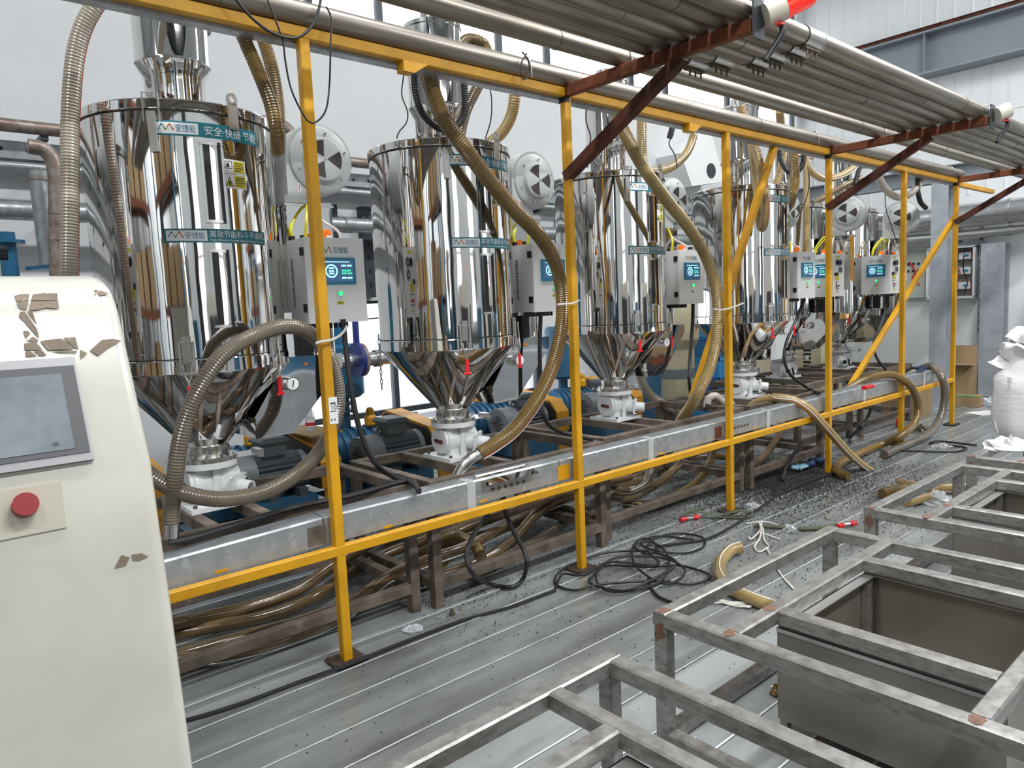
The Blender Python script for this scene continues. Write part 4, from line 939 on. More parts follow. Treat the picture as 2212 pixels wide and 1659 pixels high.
hose('ribbed_hose', 'dark amber hose hanging in a tight bend right of the nearest hopper lid', [(1.254, 0.154, 2.861), (1.283, 0.127, 2.748), (1.318, 0.108, 2.637), (1.354, 0.084, 2.495), (1.369, 0.080, 2.373), (1.395, 0.142, 2.318), (1.439, 0.221, 2.390), (1.464, 0.260, 2.542), (1.468, 0.291, 2.691), (1.460, 0.330, 2.821), (1.447, 0.370, 2.931)], 0.029, 'amber', 0.012, 0.045)
hose('ribbed_hose', 'pale ribbed hose curving down to the lid of the second hopper', [(3.076, 0.440, 3.055), (3.057, 0.430, 2.874), (3.062, 0.477, 2.763), (3.045, 0.547, 2.678), (3.005, 0.639, 2.616), (3.000, 0.705, 2.577)], 0.036, 'amber_light', 0.013, 0.045, stripe=[('red_print', 30)])
hose('ribbed_hose', 'dark brown hose rising behind the receiver of the second hopper', [(3.177, 0.832, 3.149), (3.119, 0.865, 3.031), (3.055, 0.902, 2.899), (3.013, 0.919, 2.765), (2.995, 0.923, 2.676)], 0.036, 'brown_hose', 0.013, 0.04)
hose('ribbed_hose', 'amber hose leaving the top of the second receiver under the rack', [(2.945, 0.843, 3.225), (3.073, 0.880, 3.331), (3.216, 0.890, 3.333), (3.210, 0.811, 3.208)], 0.034, 'amber', 0.013, 0.04)
hose('ribbed_hose', 'pale ribbed hose hanging straight above the third hopper', [(4.945, 0.966, 3.177), (4.920, 0.954, 2.930), (4.924, 0.953, 2.763), (4.950, 0.939, 2.631), (4.974, 0.932, 2.538)], 0.040, 'amber_light', 0.014, 0.045)
hose('ribbed_hose', 'pale ribbed hose bowing right of the third hopper lid', [(5.443, 0.789, 3.092), (5.411, 0.798, 2.955), (5.270, 0.767, 2.812), (5.096, 0.769, 2.698), (4.963, 0.810, 2.649), (4.850, 0.840, 2.637)], 0.034, 'amber_light', 0.014, 0.045, stripe=[('white_print', 20)])
hose('ribbed_hose', 'pale hose with red line falling before the fourth hopper into a bend', [(5.377, 0.316, 3.108), (5.402, 0.231, 2.843), (5.407, 0.168, 2.617), (5.393, 0.122, 2.393), (5.393, 0.123, 2.214), (5.424, 0.166, 2.140), (5.472, 0.217, 2.229), (5.499, 0.247, 2.418), (5.550, 0.308, 2.690), (5.595, 0.374, 2.967)], 0.034, 'amber_light', 0.014, 0.04, stripe=[('red_print', 40)])
hose('ribbed_hose', 'mustard hose hanging right of the fourth hopper, ending in a curl', [(6.148, 0.287, 2.919), (6.142, 0.267, 2.739), (6.121, 0.257, 2.539), (6.083, 0.271, 2.401), (6.051, 0.314, 2.326), (6.084, 0.375, 2.395)], 0.040, 'amber', 0.014, 0.04)
hose('ribbed_hose', 'tan hose hanging above the fourth hopper, left of the black tube', [(6.671, 0.691, 3.334), (6.808, 0.748, 3.170), (6.849, 0.752, 2.978), (6.810, 0.761, 2.799), (6.762, 0.784, 2.667), (6.739, 0.791, 2.577)], 0.038, 'amber_light', 0.014, 0.04)
hose('ribbed_hose', 'straight tan hose dropping to the cabinet of the fourth hopper', [(7.213, 0.721, 3.100), (7.193, 0.692, 2.776), (7.160, 0.676, 2.452), (7.128, 0.664, 2.175), (7.106, 0.659, 1.999)], 0.030, 'amber_light', 0.014, 0.04, stripe=[('red_print', 10)])
hose('smooth_hose', 'cream hose drooping between the fourth post and the fifth hopper', [(7.499, 0.867, 3.065), (7.512, 0.834, 2.910), (7.596, 0.745, 2.798), (7.822, 0.685, 2.811), (8.044, 0.638, 2.895), (8.233, 0.622, 3.007)], 0.036, 'amber_light', stripe=[('white_print', 30)])
hose('smooth_hose', 'cream hose drooping above the farthest blower', [(7.336, 0.085, 2.811), (7.470, 0.100, 2.681), (7.693, 0.110, 2.575), (7.954, 0.110, 2.533), (8.238, 0.110, 2.579), (8.467, 0.100, 2.699), (8.586, 0.085, 2.831)], 0.036, 'clear_hose')
hose('smooth_hose', 'rust coloured pipe slanting behind the fourth post', [(7.901, 0.983, 2.581), (8.147, 0.918, 2.688), (8.416, 0.834, 2.807), (8.645, 0.780, 2.883)], 0.036, 'brown_hose')
hose('clear_hose', 'clear hose bending down behind the third hopper toward its stand', [(5.177, 1.254, 0.975), (5.200, 1.214, 0.826), (5.261, 1.144, 0.709), (5.358, 1.049, 0.628), (5.439, 0.972, 0.581)], 0.042, 'clear_hose')
hose('clear_hose', 'clear brown hose bending behind the fourth rotary valve', [(6.223, 0.737, 0.899), (6.138, 0.786, 0.728), (5.939, 0.811, 0.626), (5.748, 0.836, 0.574)], 0.036, 'brown_hose')
hose('clear_hose', 'short clear hose bend standing on the third stand beside the third post', [(5.225, 0.572, 0.680), (5.241, 0.568, 0.750), (5.288, 0.531, 0.775), (5.365, 0.523, 0.723), (5.516, 0.520, 0.681)], 0.032, 'clear_hose')

# black flexible tubes above the hoppers
for pts, lab, rr in (([(2.187, 0.220, 2.794), (2.192, 0.220, 2.693), (2.223, 0.220, 2.610), (2.294, 0.220, 2.557), (2.374, 0.220, 2.541), (2.452, 0.220, 2.582), (2.502, 0.220, 2.667), (2.505, 0.220, 2.824)], 'black corrugated tube hanging in a loop over the second receiver', 0.019),
                ([(6.154, 0.411, 2.892), (6.152, 0.397, 2.782), (6.188, 0.352, 2.678), (6.242, 0.303, 2.667), (6.289, 0.272, 2.729), (6.312, 0.266, 2.834)], 'black corrugated tube looping beside the fourth post', 0.022),
                ([(8.467, 0.774, 2.689), (8.489, 0.773, 2.818), (8.519, 0.761, 2.921), (8.571, 0.738, 3.075)], 'black corrugated tube above the fifth blower', 0.024),
                ([(8.381, 0.085, 2.861), (8.403, 0.090, 2.659), (8.484, 0.090, 2.520), (8.641, 0.090, 2.461)], 'black corrugated tube hanging right of the farthest blower', 0.024),
                ([(4.786, 0.539, 2.944), (4.769, 0.546, 2.885), (4.754, 0.553, 2.839)], 'short black corrugated tube end above the third hopper', 0.022)):
    hose('corrugated_tube', lab, pts, rr, 'black', 0.012, 0.08, 10, group='black corrugated tubes', cat='tube')

# hoses on the floor under the stands (y about 0.3 to 0.9)
FH = [([(0.724, 0.891, 0.120), (0.969, 0.781, 0.120), (1.128, 0.795, 0.100), (1.373, 0.744, 0.100), (1.607, 0.741, 0.120), (1.839, 0.746, 0.200), (2.203, 0.783, 0.280), (2.592, 0.902, 0.300), (3.126, 0.985, 0.300), (3.787, 1.061, 0.280)], 'topmost brown hose of the bundle behind the first post', 'brown_hose', 0),
      ([(0.731, 0.953, 0.050), (0.974, 0.822, 0.050), (1.155, 0.753, 0.050), (1.392, 0.679, 0.050), (1.633, 0.692, 0.060), (1.911, 0.815, 0.080), (2.286, 0.883, 0.120), (2.708, 0.819, 0.150), (3.016, 0.612, 0.260), (3.525, 0.554, 0.300), (4.182, 0.561, 0.280)], 'lower brown hose of the bundle behind the first post', 'brown_hose', 0),
      ([(0.692, 0.691, 0.050), (0.909, 0.497, 0.050), (1.100, 0.410, 0.040), (1.353, 0.365, 0.040), (1.645, 0.400, 0.040), (1.938, 0.576, 0.040), (2.237, 0.758, 0.060), (2.502, 0.792, 0.100), (2.928, 0.708, 0.120), (3.348, 0.752, 0.160), (3.817, 0.749, 0.180), (4.593, 0.713, 0.160)], 'brown hose lying on the floor nearest the rail', 'brown_hose', 1),
      ([(0.696, 0.624, 0.050), (0.936, 0.552, 0.050), (1.164, 0.456, 0.080), (1.411, 0.376, 0.100), (1.708, 0.357, 0.120), (1.979, 0.432, 0.160), (2.225, 0.432, 0.180), (2.544, 0.456, 0.180), (3.047, 0.655, 0.150), (3.458, 0.676, 0.200), (3.870, 0.656, 0.220), (4.099, 0.495, 0.200)], 'brown hose rising behind the second yellow post', 'brown_hose', 1),
      ([(2.091, 0.529, 0.040), (2.420, 0.487, 0.040), (2.765, 0.515, 0.050), (2.974, 0.529, 0.100), (3.237, 0.584, 0.200), (3.522, 0.599, 0.260), (3.798, 0.543, 0.260), (3.928, 0.396, 0.200), (4.456, 0.514, 0.180), (5.020, 0.704, 0.220)], 'arched brown hose left of the second yellow post', 'brown_hose', 0),
      ([(2.481, 0.342, 0.040), (2.910, 0.460, 0.040), (3.341, 0.564, 0.050), (3.648, 0.639, 0.080), (3.992, 0.678, 0.120), (4.222, 0.599, 0.140), (4.400, 0.583, 0.180), (4.523, 0.631, 0.280)], 'smoky hose turning up right of the second stand', 'grey_hose', 0),
      ([(4.217, 0.667, 0.045), (4.335, 0.513, 0.040), (4.608, 0.498, 0.040), (5.022, 0.569, 0.060), (5.380, 0.672, 0.140), (5.598, 0.758, 0.260)], 'amber hose curving up left of the third yellow post', 'amber', 1),
      ([(4.459, 0.894, 0.100), (4.985, 1.024, 0.100), (5.574, 1.107, 0.090), (5.925, 0.986, 0.090), (5.993, 0.730, 0.080)], 'brown hose lying behind the third stand leg', 'brown_hose', 0),
      ([(2.364, 0.449, 0.130), (2.395, 0.610, 0.140), (2.483, 0.683, 0.180), (2.597, 0.643, 0.190), (2.619, 0.486, 0.160), (2.560, 0.347, 0.130)], 'ribbed amber hose end curled behind the second stand leg', 'amber', 0),
      ([(2.359, 0.845, 0.050), (2.537, 0.977, 0.080), (2.717, 1.047, 0.100), (2.968, 1.010, 0.120), (3.314, 0.960, 0.180)], 'amber hose behind the legs between the first two stands', 'amber', 0),
      ([(6.147, 0.925, 0.060), (5.901, 0.722, 0.040), (5.788, 0.558, 0.040), (6.245, 0.637, 0.080), (6.597, 0.688, 0.200), (6.826, 0.763, 0.300)], 'brown hose bending under the fourth stand', 'brown_hose', 0)]
for i, (pts, lab, m, st) in enumerate(FH):
    hose('floor_hose', lab, pts, 0.034, m, 0.012 if i == 8 else 0, 0.04, stripe=[('white_print', 60)] if st else None, group='hoses lying on the floor under the stands')

# big hoses at the right
hose('smooth_hose', 'amber hose arching over the rail past the fourth post onto the floor', [(5.687, 0.500, 0.566), (5.687, 0.400, 0.668), (5.692, 0.250, 0.727), (5.762, 0.120, 0.719), (5.847, 0.000, 0.638), (6.055, -0.080, 0.426), (6.344, -0.150, 0.164), (6.682, -0.250, -0.064), (6.099, -0.787, 0.036), (6.320, -1.062, 0.036), (6.746, -1.308, 0.036), (7.110, -1.518, 0.036)], 0.036, 'amber_light', stripe=[('white_print', 70), ('red_print', 85)], group='large loose hoses at the right')
hose('smooth_hose', 'brown hose looping over the trunking round the fifth post to the floor', [(7.058, 0.350, 0.561), (7.189, 0.250, 0.654), (7.428, 0.150, 0.741), (7.710, 0.040, 0.742), (7.881, -0.065, 0.607), (8.029, -0.085, 0.390), (7.913, -0.085, 0.227), (7.587, -0.080, 0.145), (7.507, 0.087, 0.045), (6.974, 0.085, 0.040), (6.611, 0.052, 0.040), (6.316, -0.032, 0.040), (6.142, -0.141, 0.038), (6.117, -0.220, 0.038)], 0.038, 'amber', group='large loose hoses at the right')
hose('smooth_hose', 'smoky hose looping over the end of the trunking to an open end on the floor', [(8.765, 0.300, 0.621), (8.880, 0.220, 0.687), (8.908, 0.100, 0.726), (8.745, -0.060, 0.622), (8.778, -0.085, 0.415), (8.679, -0.080, 0.196), (8.330, -0.100, 0.080), (7.863, -0.088, 0.042), (7.372, -0.099, 0.042), (7.112, -0.116, 0.042)], 0.040, 'grey_hose', group='large loose hoses at the right')
hose('smooth_hose', 'short curved amber hose offcut lying by the steel frame', [(3.914, -0.548, 0.050), (3.843, -0.514, 0.037), (3.648, -0.574, 0.036), (3.455, -0.694, 0.036), (3.328, -0.844, 0.036), (3.287, -0.993, 0.036), (3.274, -1.142, 0.036)], 0.036, 'amber_light', stripe=[('white_print', 75)], group='large loose hoses at the right')
hose('ribbed_hose', 'short ribbed amber hose end beside the second steel frame', [(5.718, -0.659, 0.040), (5.868, -0.685, 0.036), (6.016, -0.732, 0.036)], 0.038, 'amber', 0.014, 0.05, group='large loose hoses at the right')
hose('smooth_hose', 'amber hose piece lying inside the second steel frame', [(5.600, -0.887, 0.036), (5.751, -0.928, 0.036), (5.918, -0.966, 0.036)], 0.034, 'amber_light', group='large loose hoses at the right')

# ------------------------------------------------------------------ cables
cable('power_cable', 'thick black cable from the nearest cabinet down over the first stand', [(1.764, 0.350, 1.574), (1.759, 0.330, 1.412), (1.758, 0.300, 1.204), (1.779, 0.280, 1.015), (1.846, 0.270, 0.839), (2.023, 0.392, 0.715), (2.009, 0.212, 0.715), (1.959, 0.052, 0.712)], 0.014)
cable('power_cable', 'black cable lying along the front beam of the first stand', [(0.801, 0.125, 0.716), (0.899, 0.120, 0.716), (1.109, 0.169, 0.716), (1.391, 0.227, 0.716), (1.672, 0.211, 0.716), (1.967, 0.258, 0.716), (2.026, 0.216, 0.716), (1.929, 0.007, 0.716)], 0.014)
cable('power_cable', 'thick black cable from the second cabinet to the second stand', [(3.125, 0.350, 1.556), (3.094, 0.340, 1.313), (3.085, 0.330, 1.025), (3.107, 0.320, 0.876), (3.511, 0.587, 0.715), (3.460, 0.259, 0.710)], 0.013)
cable('power_cable', 'thick black cable from the third cabinet down to its stand', [(4.949, 0.500, 1.564), (4.909, 0.480, 1.399), (4.820, 0.450, 1.110), (4.766, 0.420, 0.933), (5.398, 0.817, 0.715), (5.048, 0.374, 0.710)], 0.014)
cable('power_cable', 'thick black cable from the fourth cabinet down to its stand', [(6.579, 0.400, 1.555), (6.382, 0.380, 1.368), (6.175, 0.360, 1.190), (6.087, 0.340, 1.030), (6.183, 0.330, 0.875), (6.562, 0.361, 0.715), (6.273, 0.108, 0.710)], 0.014)
cable('power_cable', 'black cable from the farthest cabinet swinging to its stand', [(8.294, 0.362, 1.534), (8.266, 0.359, 1.334), (8.094, 0.350, 1.168), (8.042, 0.376, 1.022), (8.056, 0.342, 0.872), (8.118, 0.270, 0.744)], 0.014)
cable('power_cable', 'black cable loop hanging below the rail left of the second post', [(2.554, 0.100, 0.539), (2.400, 0.080, 0.471), (2.268, 0.050, 0.380), (2.209, 0.020, 0.302), (2.231, 0.000, 0.213), (2.494, 0.187, 0.030), (2.564, 0.087, 0.020), (2.676, 0.112, 0.030), (2.628, 0.020, 0.163), (2.638, 0.050, 0.221), (2.611, 0.100, 0.325), (2.581, 0.120, 0.422), (2.536, 0.100, 0.529)], 0.013)
cable('power_cable', 'black cable hanging below the rail right of the third post', [(6.132, 0.200, 0.282), (5.965, 0.200, 0.183), (5.844, 0.200, 0.101), (5.674, 0.138, 0.020)], 0.016)
cable('power_cable', 'black cable hanging below the rail right of the fourth post', [(7.455, 0.150, 0.434), (7.381, 0.150, 0.350), (7.203, 0.150, 0.258), (7.871, 0.551, 0.020)], 0.016)
cable('floor_cable', 'long black cable lying along the floor from the console to the coil', [(0.617, 0.088, 0.009), (0.793, 0.024, 0.009), (0.982, -0.008, 0.009), (1.224, -0.016, 0.009), (1.340, -0.047, 0.021), (1.439, -0.054, 0.021), (1.546, -0.053, 0.021), (1.789, -0.029, 0.009), (2.117, -0.043, 0.009), (2.387, -0.096, 0.009), (2.581, -0.106, 0.009), (2.718, -0.111, 0.009)], 0.0085)
cable('floor_cable', 'long black cable running from the coil past the pellets', [(3.678, -0.080, 0.011), (3.859, -0.166, 0.009), (4.029, -0.230, 0.009), (4.419, -0.196, 0.009), (4.868, -0.114, 0.009), (5.449, -0.024, 0.012), (5.912, -0.028, 0.020), (6.379, -0.094, 0.012)], 0.009)
# coil of cable: several irregular turns
cc = (3.323, -0.087, 0.000)
turns = []
rc = random.Random(11)
lobes = [(2.740, -0.089, 0.010), (2.897, 0.008, 0.022), (2.949, -0.089, 0.024), (3.174, -0.087, 0.020), (3.322, -0.285, 0.020), (3.481, -0.403, 0.014), (3.465, -0.622, 0.012), (3.287, -0.606, 0.010), (3.184, -0.460, 0.020), (2.919, -0.278, 0.030), (2.783, -0.193, 0.012), (2.788, -0.040, 0.010),
         (2.953, 0.067, 0.020), (3.273, 0.077, 0.025), (3.517, -0.095, 0.025), (3.491, -0.362, 0.030), (3.266, -0.430, 0.030), (2.940, -0.429, 0.030), (2.895, -0.213, 0.025), (3.024, -0.141, 0.030), (3.284, -0.066, 0.035), (3.470, -0.275, 0.035), (3.402, -0.493, 0.030), (3.180, -0.527, 0.020),
         (3.225, -0.294, 0.035), (3.425, -0.077, 0.030), (3.641, 0.062, 0.020), (3.755, 0.056, 0.015), (3.621, -0.124, 0.020), (3.482, -0.141, 0.030), (3.536, -0.004, 0.030), (3.700, -0.006, 0.020), (3.590, -0.220, 0.020), (3.284, -0.450, 0.030), (3.080, -0.477, 0.020), (2.892, -0.370, 0.020), (2.949, -0.209, 0.030), (3.175, -0.087, 0.040), (3.346, -0.336, 0.040),
         (3.525, -0.125, 0.030), (3.748, 0.012, 0.020), (3.970, -0.012, 0.012), (4.021, -0.181, 0.010), (3.874, -0.299, 0.010), (3.684, -0.291, 0.012), (3.563, -0.168, 0.030), (3.613, 0.000, 0.025), (3.841, 0.046, 0.012), (3.938, -0.184, 0.012)]
cable('cable_coil', 'tangled coil of black cable on the floor by the second post', lobes, 0.007, group='black cables')
cable('floor_cable', 'black cable leaving the coil toward the steel frame', [(3.177, -0.400, 0.020), (3.108, -0.470, 0.010), (3.031, -0.593, 0.009), (3.020, -0.707, 0.009)], 0.0085)
cable('floor_cable', 'black cable loop on the floor near the bulk bag', [(7.448, 0.063, 0.010), (7.631, -0.301, 0.010), (7.755, -0.506, 0.010), (8.006, -0.541, 0.010), (8.055, -0.368, 0.010), (8.052, -0.197, 0.010), (8.227, -0.225, 0.010), (8.202, -0.572, 0.010)], 0.009)
# thin loose wires at the rack
for pts, lab, rr in (([(1.165, -0.060, 2.850), (1.232, -0.060, 2.779), (1.322, -0.060, 2.733), (1.421, -0.060, 2.735), (1.497, -0.060, 2.800), (1.535, -0.060, 2.882), (1.549, -0.060, 2.949)], 'grey wire drooping in a loop across the yellow beam above the first post', 0.006),
                ([(1.310, -0.060, 2.857), (1.341, -0.060, 2.776), (1.367, -0.050, 2.709), (1.370, -0.050, 2.641), (1.388, -0.050, 2.525), (1.441, -0.050, 2.421), (1.477, -0.050, 2.405), (1.535, -0.050, 2.462), (1.563, -0.050, 2.581), (1.576, -0.060, 2.750), (1.587, -0.060, 2.847), (1.567, -0.060, 2.889)], 'thin black wire hanging in a long loop over the first post', 0.004),
                ([(2.712, -0.060, 2.915), (2.665, -0.060, 2.848), (2.678, -0.060, 2.776), (2.722, -0.060, 2.811), (2.720, -0.060, 2.881), (2.679, -0.060, 2.916)], 'small black wire loop tied round the pipe before the second post', 0.004),
                ([(2.448, 0.705, 2.964), (2.427, 0.706, 2.845), (2.442, 0.680, 2.750), (2.431, 0.680, 2.684), (2.393, 0.706, 2.633), (2.379, 0.713, 2.594)], 'thin black wire curling down left of the second receiver', 0.004),
                ([(3.080, 0.696, 3.012), (3.083, 0.679, 2.909), (3.065, 0.676, 2.778), (3.027, 0.694, 2.663)], 'thin black wire hanging right of the second receiver', 0.004),
                ([(3.842, 0.562, 2.962), (3.825, 0.560, 2.852), (3.836, 0.533, 2.724), (3.794, 0.552, 2.599), (3.802, 0.535, 2.528)], 'thin black wire hanging left of the third receiver', 0.005),
                ([(4.952, 0.658, 2.911), (4.916, 0.678, 2.839), (4.943, 0.642, 2.746), (4.944, 0.627, 2.646)], 'thin black wire hanging above the third lid', 0.005),
                ([(6.522, 0.338, 2.746), (6.514, 0.322, 2.578), (6.465, 0.341, 2.413), (6.395, 0.384, 2.291)], 'thin black wire trailing beside the fourth post', 0.005),
                ([(8.524, 0.466, 2.749), (8.506, 0.447, 2.495), (8.531, 0.396, 2.290), (8.554, 0.355, 2.135)], 'thin black wire before the farthest blower', 0.005)):
    cable('loose_wire', lab, pts, rr, group='loose wires at the rack', cat='wire')
# cable ties
for i, (pts, lab) in enumerate((([(1.423, -0.030, 1.480), (1.445, -0.030, 1.486), (1.504, -0.020, 1.490), (1.549, -0.030, 1.512), (1.569, -0.050, 1.548)], 'white twisted tie holding the smoky hose to the first post'),
                   ([(2.897, -0.030, 1.601), (2.949, -0.030, 1.602), (3.034, -0.020, 1.604), (3.068, -0.040, 1.621)], 'white twisted tie holding the amber hose to the second post'),
                   ([(4.436, -0.030, 1.520), (4.539, -0.030, 1.513), (4.670, -0.030, 1.525), (4.801, -0.040, 1.551)], 'white twisted tie holding the pale hose to the third post'))):
    cable('cable_tie', lab, pts, 0.006, 'rope', group='white ties on the posts', cat='tie')

# ------------------------------------------------------------------ roots blowers behind the hoppers
def roots(label, x, y, tank=None):
    t = thing('roots_blower', label, 'pump unit', (x, y, 0), 'blue pump units behind the hoppers')
    def p(n, m, *c, par=t): return part(n, m, par, *c)
    V = lambda a, b, c: (x + a, y + b, c)
    for dy in (-0.20, 0.45):
        p('base_rail', 'blue_mach', ('box', V(-0.24, dy, 0.05), V(0.72, dy + 0.07, 0.17)))
    for dx in (-0.24, 0.2, 0.65): p('base_cross', 'blue_mach', ('box', V(dx, -0.13, 0.06), V(dx + 0.07, 0.45, 0.16)))
    for dx in (-0.205, 0.66):
        for dy in (-0.165, 0.485): p('foot', 'black', ('cyl', V(dx, dy, 0), V(dx, dy, 0.05), 0.03, 12))
    # motor
    p('motor_cowl', 'motor', ('cyl', V(0, 0, 0.5), V(0.17, 0, 0.5), 0.145, 36))
    for k in range(7): p('cowl_slot', 'black', ('box', V(-0.002, -0.09 + 0.02 * abs(k - 3), 0.43 + 0.022 * k), V(0.002, 0.09 - 0.02 * abs(k - 3), 0.438 + 0.022 * k)))
    mb = MB(); n = 48
    ring = lambda xx: [(x + xx, y + (0.142 if k % 2 else 0.122) * math.cos(2 * math.pi * k / n), 0.5 + (0.142 if k % 2 else 0.122) * math.sin(2 * math.pi * k / n)) for k in range(n)]
    mb.ring_loft([ring(0.17), ring(0.50)]); mb.build('motor_body', 'motor_dark', t, smooth=False)
    p('motor_end', 'motor', ('cyl', V(0.50, 0, 0.5), V(0.545, 0, 0.5), 0.135, 32))
    tb = p('terminal_box', 'motor_dark', ('box', V(0.22, -0.09, 0.635), V(0.40, 0.09, 0.73)))
    p('terminal_lid', 'motor_dark', ('prism', [(x + 0.205, 0.73), (x + 0.415, 0.73), (x + 0.415, 0.745), (x + 0.385, 0.765), (x + 0.235, 0.765), (x + 0.205, 0.745)], 'y', y - 0.105, y + 0.105), par=tb)
    p('eye_bolt', 'steel_dull', ('annulus', V(0.19, -0.008, 0.67), V(0.19, 0.008, 0.67), 0.032, 0.018, 16))
    for dx in (0.22, 0.44): p('motor_foot', 'motor_dark', ('box', V(dx, -0.17, 0.33), V(dx + 0.06, 0.17, 0.39)))
    p('motor_slide', 'blue_mach', ('box', V(0.12, -0.2, 0.17), V(0.56, 0.2, 0.33)))
    # belt guard
    g = p('belt_guard', 'guard', ('prism', [(y - 0.20, 0.36), (y - 0.20, 0.55), (y - 0.10, 0.66), (y + 0.55, 0.74), (y + 0.62, 0.70), (y + 0.62, 0.36)], 'x', x + 0.60, x + 0.76))
    p('guard_mesh', 'mesh_dark', ('prism', [(y - 0.185, 0.36), (y - 0.185, 0.54), (y - 0.095, 0.64), (y + 0.54, 0.72), (y + 0.60, 0.69), (y + 0.60, 0.36)], 'x', x + 0.588, x + 0.60), par=g)
    p('guard_leg', 'guard', ('box', V(0.62, -0.19, 0.05), V(0.75, -0.175, 0.36)), par=g)
    # blower body with ribs, gear covers
    p('blower_body', 'blue_mach', ('cyl', V(-0.10, 0.36, 0.50), V(0.42, 0.36, 0.50), 0.15, 32))
    for k in range(7): p('cooling_rib', 'blue_mach', ('annulus', V(-0.06 + 0.07 * k, 0.36, 0.50), V(-0.045 + 0.07 * k, 0.36, 0.50), 0.175, 0.14, 32))
    p('gear_cover', 'blue_mach', ('cyl', V(-0.225, 0.36, 0.50), V(-0.10, 0.36, 0.50), 0.165, 28))
    p('blower_foot', 'blue_mach', ('box', V(-0.05, 0.22, 0.17), V(0.38, 0.50, 0.38)))
    # vertical outlet with flanges
    p('riser', 'blue_mach', ('cyl', V(0.12, 0.42, 0.62), V(0.12, 0.42, 0.92), 0.055, 24))
    for z in (0.64, 0.80, 0.86): p('flange', 'blue_mach', ('cyl', V(0.12, 0.42, z), V(0.12, 0.42, z + 0.02), 0.10, 24))
    for k in range(6):
        a = R(60 * k); p('flange_bolt', 'steel_dull', ('cyl', V(0.12 + 0.083 * math.cos(a), 0.42 + 0.083 * math.sin(a), 0.79), V(0.12 + 0.083 * math.cos(a), 0.42 + 0.083 * math.sin(a), 0.90), 0.009, 8))
    p('relief_valve', 'guard', ('lathe', [(0.03, 0.66), (0.05, 0.68), (0.05, 0.74), (0.035, 0.76), (0.035, 0.80), (0.02, 0.82), (0.0005, 0.825)], (x + 0.30, y + 0.30), 16))
    if tank:
        z0, z1, tm = tank
        tk = p('silencer_tank', tm, ('lathe', [(0.001, z0), (0.15, z0), (0.185, z0 + 0.03), (0.185, z1 - 0.03), (0.15, z1), (0.001, z1)], (x + 0.12, y + 0.42), 40))
        p('tank_neck', tm, ('cyl', V(0.12, 0.42, z1), V(0.12, 0.42, z1 + 0.35), 0.05, 20), par=tk)
        p('tank_top_flange', tm, ('cyl', V(0.12, 0.42, z1 + 0.28), V(0.12, 0.42, z1 + 0.30), 0.10, 24), par=tk)
    return t
roots('pump unit behind the nearest rotary valve, bottle on its guard', 1.70, 2.02)
roots('pump unit with tall blue tank left of the second rotary valve', 2.72, 2.05, (0.92, 1.36, 'blue_tank'))
roots('pump unit behind the second rotary valve, right of it', 4.35, 2.30)
roots('pump unit with blue tank left of the third rotary valve', 5.62, 2.38, (0.78, 1.36, 'blue_mach'))
roots('pump unit with blue tank at the far left behind the console', 0.55, 2.15, (1.2, 1.85, 'blue_tank'))

# jacketed pipe with flange left of the second hopper
t = thing('jacketed_pipe', 'silver jacketed pipe with rusty flange left of the second cone', 'pipe', (3.0, 2.2, 1.2))
q2 = (2.830, 2.100, 1.240)
part('jacket', 'foil', t, ('cyl', (2.45, 2.1, q2[2]), (3.6, 2.1, q2[2]), 0.055, 20))
part('jacket_band', 'foil', t, ('annulus', (2.95, 2.1, q2[2]), (3.0, 2.1, q2[2]), 0.068, 0.05, 20))
fl = part('flange', 'rusty_flange', t, ('cyl', (q2[0] - 0.02, 2.10, q2[2]), (q2[0] + 0.01, 2.10, q2[2]), 0.13, 28))
part('gasket_ring', 'purple', fl, ('cyl', (q2[0] - 0.05, 2.1, q2[2]), (q2[0] - 0.02, 2.1, q2[2]), 0.135, 28))
part('valve_stem', 'purple', t, ('cyl', (q2[0] - 0.03, 2.1, q2[2] + 0.12), (q2[0] - 0.03, 2.1, q2[2] + 0.30), 0.025, 14))
part('valve_lever', 'darkgrey', t, ('bar', (q2[0] - 0.05, 2.1, q2[2] + 0.31), (q2[0] + 0.32, 2.05, q2[2] + 0.325), 0.03, 0.01))
# chain on the second hopper
ct = (2.264, 0.860, 1.455); t = thing('chain', 'short steel chain hanging from the left side of the second hopper', 'chain', (ct[0], ct[1], ct[2] - 0.32))
for k in range(11):
    zz = ct[2] - k * 0.030; vert = k % 2; mb = MB(); pts = []
    for a in range(12):
        an = 2 * math.pi * a / 12; u = 0.009 * math.cos(an); v = 0.019 * math.sin(an)
        pts.append((ct[0] + (u if vert else u * 0.3), ct[1] + (u * 0.3 if vert else u), zz + v))
    mb.sweep(pts, 0.0028, 5, closed=True); mb.build('link', 'steel_dull', t)

# vertical pipes and elbows at the left
def pipe_run(label, pts, r, m, bands=()):
    t = thing('pipe_elbow_run', label, 'pipe', pts[0], 'bent pipes behind the hoppers')
    P = catmull(pts, 0.02); mb = MB(); mb.sweep(P, r, 18); mb.build('tube', m, t)
    for k in bands:
        a = P[int(len(P) * k)]; b = P[min(len(P) - 1, int(len(P) * k) + 1)]; d = (b - a).normalized()
        part('weld_band', 'elbow_rust', t, ('annulus', a, a + d * 0.03, r + 0.004, r - 0.004, 18))
    return t
pipe_run('upright pipe with elbow left of the tall grey hose', [(0.869, 2.300, 1.788), (0.907, 2.300, 2.240), (0.921, 2.300, 2.409), (0.927, 2.300, 2.576), (0.887, 2.300, 2.668), (0.799, 2.300, 2.686)], 0.045, 'elbow_rust', (0.35, 0.5))
pipe_run('straight upright pipe entering the blue flange at the left', [(0.881, 2.550, 1.975), (0.880, 2.550, 2.151), (0.878, 2.550, 2.442), (0.881, 2.550, 2.586)], 0.055, 'galv', (0.9,))
